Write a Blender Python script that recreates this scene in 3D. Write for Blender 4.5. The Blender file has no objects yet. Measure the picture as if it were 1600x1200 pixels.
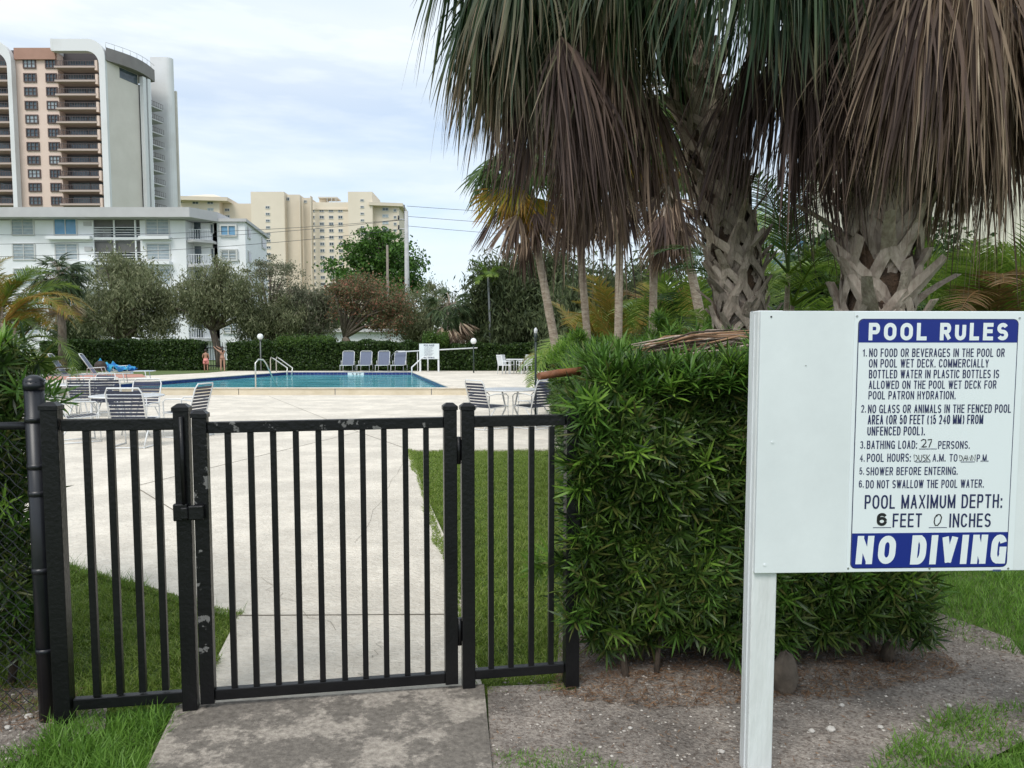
import bpy, math, random
import numpy as np
from mathutils import Vector, Matrix
R = math.radians
rng = np.random.default_rng(7)
random.seed(7)
scene = bpy.context.scene
COL = scene.collection

# ------------------------------------------------------------------ camera
F, CX, CY, PITCH, CH = 1200.0, 800.0, 633.0, R(4.3), 1.5
cam = bpy.data.cameras.new('camera'); camo = bpy.data.objects.new('camera', cam); COL.objects.link(camo)
camo.location = (0, 0, CH); camo.rotation_euler = (R(90) - PITCH, 0, 0)
cam.sensor_width = 36; cam.lens = 36 * F / 1600; cam.shift_y = (CY - 600) / 1600
cam.clip_start = .05; cam.clip_end = 3000
scene.camera = camo

# ------------------------------------------------------------------ world / sun / exposure
SUN_EL, SUN_AZ = R(52), R(205)          # azimuth clockwise from +Y
w = bpy.data.worlds.new('World'); scene.world = w; w.use_nodes = True
nt = w.node_tree; nt.nodes.clear()
def N(nt, t, **kw):
    n = nt.nodes.new(t)
    for k, v in kw.items():
        if k == 'inp':
            for a, b in v.items(): n.inputs[a].default_value = b
        else: setattr(n, k, v)
    return n
L = nt.links.new
out = N(nt, 'ShaderNodeOutputWorld'); bg = N(nt, 'ShaderNodeBackground'); bg.inputs['Strength'].default_value = .1
sky = N(nt, 'ShaderNodeTexSky', sky_type='NISHITA', sun_disc=False, sun_elevation=SUN_EL, sun_rotation=SUN_AZ)
sky.air_density = 1.0; sky.dust_density = .6; sky.ozone_density = 2.0
tc = N(nt, 'ShaderNodeTexCoord'); mp = N(nt, 'ShaderNodeMapping'); mp.inputs['Scale'].default_value = (1.2, 1.2, 6.5)
mp.inputs['Location'].default_value = (.3, .1, 0.35)
nz = N(nt, 'ShaderNodeTexNoise'); nz.inputs['Scale'].default_value = 1.6; nz.inputs['Detail'].default_value = 7; nz.inputs['Roughness'].default_value = .55
cr = N(nt, 'ShaderNodeValToRGB'); cr.color_ramp.elements[0].position = .34; cr.color_ramp.elements[1].position = .60
cr.color_ramp.elements[0].color = (.28, .28, .28, 1); cr.color_ramp.elements[1].color = (1, 1, 1, 1)
sep = N(nt, 'ShaderNodeSeparateXYZ'); mr = N(nt, 'ShaderNodeMapRange')
mr.inputs['From Min'].default_value = .17; mr.inputs['From Max'].default_value = .36; mr.inputs['To Min'].default_value = 0; mr.inputs['To Max'].default_value = .9
mx0 = N(nt, 'ShaderNodeMath', operation='MAXIMUM')
cloudc = N(nt, 'ShaderNodeValToRGB')   # cloud tone varies softly
cloudc.color_ramp.elements[0].color = (4.6, 5.25, 5.9, 1); cloudc.color_ramp.elements[1].color = (5.5, 5.9, 6.2, 1)
cloudc.color_ramp.elements[0].position = .35; cloudc.color_ramp.elements[1].position = .65
nz2 = N(nt, 'ShaderNodeTexNoise'); nz2.inputs['Scale'].default_value = 1.3; nz2.inputs['Detail'].default_value = 5
mix = N(nt, 'ShaderNodeMix', data_type='RGBA')
L(tc.outputs['Generated'], mp.inputs[0]); L(mp.outputs[0], nz.inputs['Vector']); L(nz.outputs[0], cr.inputs[0])
L(tc.outputs['Generated'], sep.inputs[0]); L(sep.outputs['Z'], mr.inputs['Value'])
L(cr.outputs[0], mx0.inputs[0]); L(mr.outputs[0], mx0.inputs[1]); L(mx0.outputs[0], mix.inputs['Factor'])
L(mp.outputs[0], nz2.inputs['Vector']); L(nz2.outputs[0], cloudc.inputs[0])
L(sky.outputs[0], mix.inputs['A']); L(cloudc.outputs[0], mix.inputs['B'])
L(mix.outputs['Result'], bg.inputs['Color']); L(bg.outputs[0], out.inputs[0])
sl = bpy.data.lights.new('sun', 'SUN'); sl.energy = 1.1; sl.angle = R(26); sl.color = (1, .96, .9)
so = bpy.data.objects.new('sun', sl); COL.objects.link(so)
sd = Vector((math.sin(SUN_AZ) * math.cos(SUN_EL), math.cos(SUN_AZ) * math.cos(SUN_EL), math.sin(SUN_EL)))
so.rotation_euler = sd.to_track_quat('Z', 'Y').to_euler(); so.location = (0, 0, 50)
vs = scene.view_settings; vs.view_transform = 'Standard'; vs.look = 'None'; vs.exposure = 0.86; vs.gamma = 1; vs.use_curve_mapping = False
scene.render.engine = 'CYCLES'
scene.cycles.max_bounces = 8; scene.cycles.transparent_max_bounces = 12

# ------------------------------------------------------------------ geometry helpers
def ray(px, py):
    X = (px - CX) / F; Y = -(py - CY) / F; c, s = math.cos(PITCH), math.sin(PITCH)
    return np.array([X, c + Y * s, -s + Y * c])
def P(px, py, D):
    d = ray(px, py); return np.array([0, 0, CH]) + d * (D / d[1])
def G(px, py, z=0.0):
    d = ray(px, py); return np.array([0, 0, CH]) + d * ((z - CH) / d[2])
def X_(px, D): return float(P(px, 543, D)[0])
def Z_(py, D): return float(P(800, py, D)[2])

def link(o, parent=None):
    COL.objects.link(o)
    if parent is not None: o.parent = parent
    return o
def tag(o, label=None, cat=None, group=None, kind=None):
    if label: o['label'] = label
    if cat: o['category'] = cat
    if group: o['group'] = group
    if kind: o['kind'] = kind
    return o
def empty(name, loc, rz=0, label=None, cat=None, group=None):
    o = bpy.data.objects.new(name, None); o.empty_display_size = .1
    o.location = loc; o.rotation_euler = (0, 0, rz); COL.objects.link(o)
    return tag(o, label, cat, group)
def copy_tree(o, parent=None, loc=None, rz=None, label=None):
    c = o.copy(); COL.objects.link(c); c.parent = parent
    if parent is None:
        if loc is not None: c.location = loc
        if rz is not None: c.rotation_euler = (0, 0, rz)
        if label: c['label'] = label
    for ch in list(o.children): copy_tree(ch, c)
    return c

def np_mesh(name, V, Fc, mats, smooth=False, t=None, midx=None):
    V = np.asarray(V, dtype=np.float32).reshape(-1, 3); Fc = np.asarray(Fc, dtype=np.int32)
    n, k = Fc.shape
    me = bpy.data.meshes.new(name)
    me.vertices.add(len(V)); me.vertices.foreach_set('co', V.ravel())
    me.loops.add(n * k); me.loops.foreach_set('vertex_index', Fc.ravel())
    me.polygons.add(n); me.polygons.foreach_set('loop_start', np.arange(0, n * k, k, dtype=np.int32))
    me.polygons.foreach_set('loop_total', np.full(n, k, dtype=np.int32))
    if midx is not None: me.polygons.foreach_set('material_index', np.asarray(midx, dtype=np.int32))
    me.polygons.foreach_set('use_smooth', np.full(n, smooth))
    if t is not None:
        a = me.attributes.new('t', 'FLOAT', 'POINT'); a.data.foreach_set('value', np.asarray(t, dtype=np.float32).ravel())
    me.update(calc_edges=True)
    for m in (mats if isinstance(mats, (list, tuple)) else [mats]): me.materials.append(m)
    return me
def mk(name, me, parent=None, loc=(0, 0, 0), rot=(0, 0, 0), sc=1):
    o = bpy.data.objects.new(name, me); link(o, parent); o.location = loc; o.rotation_euler = rot
    o.scale = (sc, sc, sc) if not hasattr(sc, '__len__') else sc
    return o

class MB:
    def __init__(s): s.v = []; s.f = []; s.m = []; s.sm = []
    def add(s, vs, fs, mi=0, sm=False):
        b = len(s.v); s.v += [tuple(float(c) for c in v) for v in vs]
        for f in fs: s.f.append([b + i for i in f]); s.m.append(mi); s.sm.append(sm)
        return s
    def box(s, c, d, rz=0, mi=0, M=None):
        x, y, z = (q / 2 for q in d)
        vs = [Vector((a, b, e)) for e in (-z, z) for (a, b) in ((-x, -y), (x, -y), (x, y), (-x, y))]
        if M is None: M = Matrix.Rotation(rz, 3, 'Z')
        vs = [M @ v + Vector(c) for v in vs]
        return s.add(vs, [(3, 2, 1, 0), (4, 5, 6, 7), (0, 1, 5, 4), (1, 2, 6, 5), (2, 3, 7, 6), (3, 0, 4, 7)], mi)
    def bx(s, x0, x1, y0, y1, z0, z1, mi=0):
        return s.box(((x0 + x1) / 2, (y0 + y1) / 2, (z0 + z1) / 2), (abs(x1 - x0), abs(y1 - y0), abs(z1 - z0)), 0, mi)
    def tube(s, pts, r, n=8, mi=0, cap=True, sm=True):
        pts = [Vector(p) for p in pts]; k = len(pts)
        rs = r if hasattr(r, '__len__') else [r] * k
        vs = []; prev = None
        for i, p in enumerate(pts):
            d = (pts[min(i + 1, k - 1)] - pts[max(i - 1, 0)]).normalized()
            if prev is None: a = d.orthogonal().normalized()
            else: a = (prev - d * prev.dot(d)).normalized()
            prev = a; b = d.cross(a)
            for j in range(n):
                q = 2 * math.pi * j / n; vs.append(p + (a * math.cos(q) + b * math.sin(q)) * rs[i])
        fs = [(i * n + j, i * n + (j + 1) % n, (i + 1) * n + (j + 1) % n, (i + 1) * n + j) for i in range(k - 1) for j in range(n)]
        s.add(vs, fs, mi, sm)
        if cap:
            b = len(s.v) - k * n
            s.f.append([b + j for j in range(n)][::-1]); s.m.append(mi); s.sm.append(False)
            s.f.append([b + (k - 1) * n + j for j in range(n)]); s.m.append(mi); s.sm.append(False)
        return s
    def sphere(s, c, r, n=14, m=9, mi=0, sc=(1, 1, 1)):
        vs = []
        for i in range(m + 1):
            th = math.pi * i / m
            for j in range(n):
                ph = 2 * math.pi * j / n
                vs.append((c[0] + r * sc[0] * math.sin(th) * math.cos(ph), c[1] + r * sc[1] * math.sin(th) * math.sin(ph), c[2] + r * sc[2] * math.cos(th)))
        fs = [(i * n + j, (i + 1) * n + j, (i + 1) * n + (j + 1) % n, i * n + (j + 1) % n) for i in range(m) for j in range(n)]
        return s.add(vs, fs, mi, True)
    def prism(s, pts, z0, z1, mi=0):
        k = len(pts); vs = [(p[0], p[1], z0) for p in pts] + [(p[0], p[1], z1) for p in pts]
        fs = [list(range(k))[::-1], list(range(k, 2 * k))] + [(i, (i + 1) % k, k + (i + 1) % k, k + i) for i in range(k)]
        return s.add(vs, fs, mi)
    def mesh(s, name, mats):
        me = bpy.data.meshes.new(name); me.from_pydata(s.v, [], s.f)
        me.polygons.foreach_set('material_index', s.m); me.polygons.foreach_set('use_smooth', s.sm); me.update()
        for m in (mats if isinstance(mats, (list, tuple)) else [mats]): me.materials.append(m)
        return me
    def build(s, name, mats, parent=None, bevel=0, **kw):
        o = mk(name, s.mesh(name, mats), parent, **kw)
        if bevel:
            b = o.modifiers.new('bevel', 'BEVEL'); b.width = bevel; b.segments = 2; b.limit_method = 'ANGLE'
        return o

def ribbon(Pp, W, S):
    n, k, _ = Pp.shape
    V = np.stack([Pp - S * W[..., None] / 2, Pp + S * W[..., None] / 2], axis=2)
    base = (np.arange(n) * k * 2)[:, None]; j = np.arange(k - 1)[None, :] * 2
    Fq = np.stack([base + j, base + j + 1, base + j + 3, base + j + 2], axis=-1).reshape(-1, 4)
    return V.reshape(-1, 3), Fq
def norm(a): return a / np.maximum(np.linalg.norm(a, axis=-1, keepdims=True), 1e-9)
def merge(parts):
    Vs, Fs, Ts, b = [], [], [], 0
    for p in parts:
        V, Fq = p[0], p[1]; Vs.append(V); Fs.append(Fq + b); b += len(V)
        Ts.append(p[2] if len(p) > 2 else np.zeros(len(V)))
    return np.concatenate(Vs), np.concatenate(Fs), np.concatenate(Ts)
def leaf_quads(C, L_, W_, dirs, nrm):
    """rhombic leaves at centres C pointing along dirs"""
    s = norm(np.cross(dirs, nrm)); L_ = L_[:, None]; W_ = W_[:, None]
    V = np.stack([C - dirs * L_ / 2, C + s * W_ / 2 - dirs * L_ * .05, C + dirs * L_ / 2, C - s * W_ / 2 - dirs * L_ * .05], axis=1)
    n = len(C); Fq = np.arange(n * 4).reshape(n, 4)
    return V.reshape(-1, 3), Fq

# ------------------------------------------------------------------ materials
def M(name, col, rough=.6, col2=None, scale=5., detail=6, bump=0., bscale=None, metal=0., spec=.5, col3=None, t=None, stretch=None, contrast=(.35, .65), coord='Object', objrand=0., big=None):
    m = bpy.data.materials.new(name); m.use_nodes = True; nt = m.node_tree; b = nt.nodes['Principled BSDF']; L = nt.links.new
    b.inputs['Roughness'].default_value = rough; b.inputs['Metallic'].default_value = metal
    b.inputs['Specular IOR Level'].default_value = spec
    b.inputs['Base Color'].default_value = (*col, 1)
    if col2 or bump:
        tcn = N(nt, 'ShaderNodeTexCoord'); mpn = N(nt, 'ShaderNodeMapping'); L(tcn.outputs[coord], mpn.inputs[0])
        if stretch: mpn.inputs['Scale'].default_value = stretch
    if col2:
        n1 = N(nt, 'ShaderNodeTexNoise'); n1.inputs['Scale'].default_value = scale; n1.inputs['Detail'].default_value = detail; n1.inputs['Roughness'].default_value = .6
        r1 = N(nt, 'ShaderNodeValToRGB'); e = r1.color_ramp.elements
        e[0].position, e[1].position = contrast; e[0].color = (*col, 1); e[1].color = (*col2, 1)
        if col3: q = e.new(sum(contrast) / 2); q.color = (*col3, 1)
        L(mpn.outputs[0], n1.inputs['Vector']); L(n1.outputs[0], r1.inputs[0])
        outc = r1.outputs[0]
        if big:
            n3 = N(nt, 'ShaderNodeTexNoise'); n3.inputs['Scale'].default_value = big[0]; n3.inputs['Detail'].default_value = 12; n3.inputs['Roughness'].default_value = .76
            r3 = N(nt, 'ShaderNodeValToRGB'); r3.color_ramp.elements[0].position = big[1]; r3.color_ramp.elements[1].position = big[2]; r3.color_ramp.elements[0].color = (*[big[3]] * 3, 1); r3.color_ramp.elements[1].color = (1, 1, 1, 1)
            mm = N(nt, 'ShaderNodeMix', data_type='RGBA', blend_type='MULTIPLY'); mm.inputs['Factor'].default_value = 1
            L(tcn.outputs[coord], n3.inputs['Vector']); L(n3.outputs[0], r3.inputs[0]); L(outc, mm.inputs['A']); L(r3.outputs[0], mm.inputs['B']); outc = mm.outputs['Result']
        if objrand:
            oi = N(nt, 'ShaderNodeObjectInfo'); hs = N(nt, 'ShaderNodeHueSaturation'); mrn = N(nt, 'ShaderNodeMapRange')
            mrn.inputs['To Min'].default_value = 1 - objrand; mrn.inputs['To Max'].default_value = 1 + objrand
            L(oi.outputs['Random'], mrn.inputs['Value']); L(mrn.outputs[0], hs.inputs['Value']); L(outc, hs.inputs['Color']); outc = hs.outputs[0]
        L(outc, b.inputs['Base Color'])
    if bump:
        n2 = N(nt, 'ShaderNodeTexNoise'); n2.inputs['Scale'].default_value = bscale or scale * 4; n2.inputs['Detail'].default_value = 8
        bp = N(nt, 'ShaderNodeBump'); bp.inputs['Strength'].default_value = bump; bp.inputs['Distance'].default_value = .02
        L(mpn.outputs[0], n2.inputs['Vector']); L(n2.outputs[0], bp.inputs['Height']); L(bp.outputs[0], b.inputs['Normal'])
    return m

def leafmat(name, cols, rough=.5, trans=.25, tcols=None, trange=(.2, .9)):
    """random tone per leaf; tcols: colours along each leaf's length (attribute t)"""
    m = bpy.data.materials.new(name); m.use_nodes = True; nt = m.node_tree; b = nt.nodes['Principled BSDF']; L = nt.links.new
    o = nt.nodes['Material Output']
    g = N(nt, 'ShaderNodeNewGeometry'); r1 = N(nt, 'ShaderNodeValToRGB'); e = r1.color_ramp.elements
    e[0].color = (*cols[0], 1); e[1].color = (*cols[-1], 1)
    for i in range(1, len(cols) - 1):
        q = e.new(i / (len(cols) - 1)); q.color = (*cols[i], 1)
    L(g.outputs['Random Per Island'], r1.inputs[0]); c = r1.outputs[0]
    if tcols:
        at = N(nt, 'ShaderNodeAttribute', attribute_name='t'); oi = N(nt, 'ShaderNodeObjectInfo')
        ad = N(nt, 'ShaderNodeMath', operation='MULTIPLY_ADD'); ad.inputs[1].default_value = .35; L(oi.outputs['Random'], ad.inputs[0]); L(at.outputs['Fac'], ad.inputs[2])
        ad2 = N(nt, 'ShaderNodeMath', operation='MULTIPLY_ADD'); ad2.inputs[1].default_value = .3; L(g.outputs['Random Per Island'], ad2.inputs[0]); L(ad.outputs[0], ad2.inputs[2])
        mr = N(nt, 'ShaderNodeMapRange'); mr.inputs['From Min'].default_value = trange[0] + .3; mr.inputs['From Max'].default_value = trange[1] + .35
        L(ad2.outputs[0], mr.inputs['Value'])
        mx = N(nt, 'ShaderNodeMix', data_type='RGBA'); L(mr.outputs[0], mx.inputs['Factor']); L(c, mx.inputs['A'])
        r2 = N(nt, 'ShaderNodeValToRGB'); r2.color_ramp.elements[0].color = (*tcols[0], 1); r2.color_ramp.elements[1].color = (*tcols[1], 1)
        L(g.outputs['Random Per Island'], r2.inputs[0]); L(r2.outputs[0], mx.inputs['B']); c = mx.outputs['Result']
    L(c, b.inputs['Base Color']); b.inputs['Roughness'].default_value = rough; b.inputs['Specular IOR Level'].default_value = .35
    tr = N(nt, 'ShaderNodeBsdfTranslucent'); L(c, tr.inputs['Color']); ms = N(nt, 'ShaderNodeMixShader'); ms.inputs[0].default_value = trans
    L(b.outputs[0], ms.inputs[1]); L(tr.outputs[0], ms.inputs[2]); L(ms.outputs[0], o.inputs[0])
    return m

m_black = M('black_paint', (.0045, .0045, .0055), .36, (.008, .008, .009), 6, bump=.12, bscale=60, spec=.35)
m_worn = M('worn_black_paint', (.0045, .0045, .0055), .38, (.16, .155, .15), 9, contrast=(.575, .59), bump=.15, bscale=50, spec=.35)
m_blackpipe = M('black_pipe', (.008, .009, .014), .35, (.02, .02, .024), 5)
m_white = M('white_paint', (.78, .80, .82), .45, (.70, .72, .74), 3, bump=.08, bscale=40)
m_woodwhite = M('painted_wood', (.78, .80, .80), .55, (.66, .67, .66), 4, big=(9, .28, .40, .90), bump=.22, bscale=25, stretch=(3, 3, .5))
m_board = M('white_board', (.80, .84, .85), .35, (.75, .79, .80), 2, big=(1.5, .35, .6, .93), bump=.02, bscale=2)
m_signwhite = M('sign_white', (.80, .85, .87), .3)
m_signblue = M('sign_blue', (.003, .018, .22), .5)
m_ink = M('dark_blue_ink', (.012, .018, .085), .5)
m_marker = M('black_marker', (.01, .01, .012), .5)
m_screw = M('screw', (.45, .45, .45), .35, metal=.8)
m_deck = M('pool_deck', (.88, .81, .70), .9, (.74, .66, .55), 14, 14, bump=.9, bscale=30, contrast=(.35, .75), stretch=(1, 1.6, 1), big=(1.0, .44, .60, .78))
m_slab = M('weathered_slab', (.22, .19, .16), .92, (.50, .44, .37), 38, 12, bump=.45, bscale=120, contrast=(.3, .7), big=(3.0, .485, .54, .50))
m_joint = M('joint', (.22, .19, .15), .9)
m_dirt = M('gravelly_dirt', (.15, .11, .085), .95, (.52, .44, .37), 60, 10, bump=.8, bscale=110, col3=(.38, .33, .285), contrast=(.3, .75), big=(2.6, .40, .60, .50))
m_soil = M('lawn_soil', (.05, .09, .018), .95, (.10, .15, .03), 8, 8, bump=.8, bscale=40)
m_farlawn = M('far_grass', (.07, .115, .025), .95, (.13, .17, .05), 4, 8, bump=.5, bscale=30)
m_paver = M('red_paver', (.45, .20, .15), .8, (.55, .28, .22), 5)
m_riser = M('riser', (.70, .62, .48), .8, (.58, .50, .36), 2, 8, contrast=(.45, .75), bump=.3)
m_tile = M('blue_tile', (.012, .025, .14), .15, (.03, .05, .22), 8)
m_grout = M('grout', (.25, .28, .38), .7)
m_basin = M('pool_plaster', (.25, .55, .60), .6)
m_stone = M('stone', (.45, .42, .38), .9, (.62, .58, .53), 12, bump=.5)
m_rock = M('big_rock', (.07, .055, .042), .95, (.16, .125, .095), 8, bump=.6, bscale=20)
m_tan = M('dry_litter', (.26, .14, .075), .9, (.36, .22, .13), 9)
m_bark = M('bark', (.10, .075, .055), .95, (.20, .165, .13), 6, bump=.8, bscale=25, stretch=(2, 2, .6))
m_stem = M('hedge_stem', (.045, .032, .022), .95, (.11, .08, .058), 12, bump=.6, bscale=40, stretch=(2, 2, .5))
m_boot = M('leaf_base', (.20, .155, .12), .95, (.50, .41, .33), 7, bump=.7, bscale=35, stretch=(3, 3, .8), objrand=.3, contrast=(.3, .7))
m_bootB = M('cut_leaf_base', (.25, .19, .15), .9, (.54, .45, .37), 8, bump=.6, bscale=30, stretch=(3, 3, .8), objrand=.25, contrast=(.3, .7))
m_fibre = M('palm_fibre', (.05, .032, .022), .95, (.15, .09, .055), 14, bump=1, bscale=60)
m_trunkpale = M('pale_palm_trunk', (.26, .20, .15), .95, (.44, .37, .29), 10, bump=.9, bscale=30, stretch=(1, 1, 2.5))
m_log = M('brown_stalk', (.30, .11, .045), .6, (.18, .075, .035), 10, bump=.4, stretch=(1, 1, 1))
m_core = M('hedge_inner_shade', (.008, .014, .005), 1.0, (.014, .022, .008), 12)  # near-black: shade inside the hedges put into the colour
m_alu = M('white_tube', (.75, .76, .76), .3)
m_steel = M('rail_steel', (.62, .62, .58), .25, metal=.7)
m_strap = M('navy_strap', (.022, .028, .055), .5, (.035, .042, .075), 20)
m_sling = M('grey_blue_sling', (.13, .15, .21), .8, (.16, .18, .25), 30)
m_salmon = M('salmon_sling', (.55, .26, .20), .8)
m_bluecloth = M('blue_cloth', (.02, .17, .50), .8, (.05, .42, .60), 4, contrast=(.45, .6))
m_tabletop = M('table_top', (.75, .77, .80), .25, (.68, .70, .73), 6)
m_globe = M('globe_glass', (.85, .86, .86), .25)
m_greypost = M('grey_post', (.16, .17, .17), .5)
m_darkpost = M('dark_green_post', (.02, .035, .03), .4)
m_concpole = M('concrete_pole', (.42, .42, .42), .8, (.52, .52, .51), 3)
m_woodpole = M('wood_pole', (.20, .17, .14), .9, (.28, .24, .20), 5)
m_wire = M('wire', (.05, .05, .06), .6)
m_skin = M('skin', (.40, .21, .14), .5)
m_skin2 = M('skin_light', (.45, .26, .18), .5)
m_hair = M('dark_hair', (.03, .018, .012), .6)
m_pink = M('pink_cloth', (.80, .30, .27), .8)
m_bikini = M('tan_cloth', (.38, .20, .14), .8)
# buildings
m_bwhite = M('white_render', (.86, .87, .88), .8, (.80, .81, .82), .4, 8)
m_fascia = M('grey_fascia', (.50, .49, .49), .8, (.56, .55, .55), .5)
m_pinkwall = M('pink_render', (.78, .61, .52), .85, (.72, .56, .47), .3)
m_terra = M('terracotta_band', (.38, .22, .165), .85, (.43, .25, .19), .4)
m_twhite = M('tower_white', (.76, .76, .76), .85, (.64, .63, .61), .15, 9, contrast=(.45, .8))
m_tgrey = M('tower_grey', (.68, .63, .56), .85, (.74, .69, .62), .25, 8)
m_penth = M('penthouse_grey', (.22, .20, .195), .8, (.26, .24, .23), .4)
m_beige = M('beige_render', (.74, .645, .52), .9, (.68, .595, .48), .1, 6)
m_beige2 = M('beige_render_light', (.80, .705, .575), .9, (.75, .66, .535), .1, 6)
m_wframe = M('brown_frame', (.10, .065, .06), .6)
m_lframe = M('light_frame', (.60, .60, .58), .6)
m_glass = M('window_glass', (.05, .065, .08), .08, (.12, .15, .17), .35, 3)
m_glassblue = M('blue_glass', (.10, .26, .42), .15, (.16, .34, .52), .5, 2)
m_blind = M('white_blinds', (.40, .46, .49), .6, (.30, .35, .39), 2)
m_screen = M('dark_screen', (.13, .125, .125), .8, (.17, .165, .16), .6)
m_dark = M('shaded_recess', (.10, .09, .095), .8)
m_railg = M('bronze_rail', (.10, .075, .075), .6)
m_slabp = M('balcony_edge', (.50, .40, .35), .8)
m_cream = M('cream_wall', (.72, .70, .58), .9, (.66, .64, .52), .3)
m_bluewhite = M('bluish_wall', (.50, .60, .68), .8)
# foliage
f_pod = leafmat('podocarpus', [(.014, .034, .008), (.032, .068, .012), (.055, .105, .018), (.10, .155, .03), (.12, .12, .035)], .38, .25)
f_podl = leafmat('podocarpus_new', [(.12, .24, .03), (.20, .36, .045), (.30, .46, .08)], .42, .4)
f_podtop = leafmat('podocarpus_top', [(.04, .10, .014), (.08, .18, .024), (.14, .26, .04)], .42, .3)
f_grass = leafmat('grass_blades', [(.11, .18, .025), (.18, .28, .04), (.26, .36, .06), (.36, .42, .13)], .5, .35)
f_grasslong = leafmat('long_grass', [(.09, .19, .03), (.15, .30, .04), (.22, .38, .07)], .45, .35)
f_hedge = leafmat('far_hedge', [(.016, .036, .008), (.036, .075, .014), (.07, .12, .022)], .5, .25)
f_hedgeb = leafmat('bright_hedge', [(.025, .06, .01), (.06, .12, .018), (.11, .18, .03)], .5, .3)
f_weep = leafmat('grey_green', [(.09, .105, .05), (.17, .195, .095), (.26, .28, .15), (.38, .38, .23)], .6, .45)
f_weepd = leafmat('dark_grey_green', [(.04, .06, .025), (.08, .105, .042), (.13, .16, .07)], .6, .35)
f_red = leafmat('russet', [(.07, .09, .04), (.12, .14, .06), (.17, .165, .08), (.26, .15, .085), (.38, .15, .10)], .6, .3)
f_ficus = leafmat('ficus', [(.03, .07, .015), (.06, .14, .02), (.12, .24, .04)], .45, .3)
f_airy = leafmat('airy', [(.09, .11, .06), (.16, .18, .10), (.24, .25, .16), (.28, .24, .18)], .6, .3)
f_sabal = leafmat('sabal', [(.02, .042, .018), (.04, .078, .028), (.07, .12, .04)], .4, .25, tcols=((.16, .11, .07), (.30, .22, .13)), trange=(.75, 1.2))
f_sabalfar = leafmat('sabal_far', [(.03, .055, .022), (.06, .095, .035), (.11, .15, .06)], .45, .25)
f_dead = leafmat('dead_frond', [(.06, .038, .032), (.12, .08, .062), (.17, .115, .085), (.28, .195, .14), (.56, .42, .30)], .65, .28)
f_deadpale = leafmat('pale_dead_frond', [(.09, .06, .045), (.22, .15, .105), (.35, .25, .175), (.52, .39, .275), (.74, .61, .45)], .65, .3)
f_deaddark = leafmat('dark_dead_frond', [(.04, .025, .022), (.09, .058, .048), (.18, .12, .09)], .7, .15)
f_half = leafmat('half_dead_frond', [(.02, .045, .02), (.04, .075, .028), (.07, .11, .045)], .5, .22, tcols=((.12, .08, .05), (.36, .27, .18)), trange=(.35, .95))
f_yellow = leafmat('yellow_frond', [(.16, .22, .02), (.40, .33, .03), (.55, .36, .04)], .45, .4, tcols=((.50, .30, .03), (.42, .20, .04)), trange=(.4, .9))
f_thatch = leafmat('thatch_green', [(.04, .08, .02), (.07, .13, .03), (.12, .19, .05)], .45, .3)
f_areca = leafmat('areca', [(.08, .15, .02), (.15, .25, .035), (.26, .36, .06)], .4, .35)
f_arecad = leafmat('areca_dark', [(.02, .05, .015), (.04, .085, .02), (.08, .13, .03)], .4, .3)
f_arecao = leafmat('areca_orange', [(.13, .16, .02), (.22, .19, .03), (.34, .20, .04)], .45, .4)
f_arecab = leafmat('areca_brown', [(.13, .10, .04), (.22, .12, .045), (.30, .17, .07)], .5, .3)

# ================================================================== SETTING
PN = [(-14.2, 24.75), (-2.05, 24.75), (-5.25, 40.1), (-11.75, 40.1)]     # pool corners NL NR FR FL
def ring(inner, outer, z, mat, name):
    b = MB(); v = [(x, y, z) for x, y in inner] + [(x, y, z) for x, y in outer]
    b.add(v, [(4 + i, 4 + (i + 1) % 4, (i + 1) % 4, i) for i in range(4)])
    return b.build(name, mat)
tag(ring([(-15, 24.4), (-1.6, 24.4), (-4.9, 40.6), (-12.2, 40.6)], [(-900, -60), (900, -60), (900, 1500), (-900, 1500)], -.03, m_soil, 'ground'), kind='structure')
# pool deck polygon (near part) : corners from the edges of the lawns
g1 = G(100, 885); g2 = G(240, 918); g3 = G(372, 962); g4 = G(338, 1030)
edgeR = [G(745, 1072), G(700, 850), G(664, 770), G(640, 703)]
dk = [(-30, 6.4), (-6, 5.9), (g1[0], g1[1]), (g2[0], g2[1]), (g3[0], g3[1]), (g4[0], g4[1]), (-1.40, 3.12), (-.135, 3.33)]
dk += [(edgeR[1][0], edgeR[1][1]), (edgeR[2][0], edgeR[2][1]), (edgeR[3][0], edgeR[3][1]), (12, 11.6), (12, 20.0), (-1.3, 20.0), (-1.3, 24.3), (-30, 24.3)]
deck = tag(MB().prism(dk, -.10, 0).build('pool_deck', m_deck), kind='structure')
# ramp + raised deck round the pool
far = MB()
oz = .2
inn = [(x, y, oz) for x, y in PN]; outr = [(-30, 24.3, oz), (-1.3, 24.3, oz), (14, 42.6, oz), (-30, 42.6, oz)]
far.add(inn + outr, [(4 + i, 4 + (i + 1) % 4, (i + 1) % 4, i) for i in range(4)])
far.add([(-1.3, 24.3, oz), (14, 24.3, oz), (14, 42.6, oz)], [(0, 1, 2)])
far.add([(-1.3, 20.0, 0), (14, 20.0, 0), (14, 24.3, oz), (-1.3, 24.3, oz), (-1.3, 24.3, 0)], [(0, 1, 2, 3), (0, 3, 4)])
rd = tag(far.build('raised_pool_deck', m_deck), kind='structure')
x0 = -30
k = 0
while x0 < -1.4:
    x1 = min(x0 + 3.05, -1.31)
    MB().bx(x0 + .012, x1 - .012, 24.262, 24.302, -.02, .197).build('riser_panel', m_riser, rd); x0 += 3.05
MB().bx(-30, -1.3, 24.22, 24.55, .201, .222).build('coping', m_deck, rd, bevel=.008)
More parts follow.
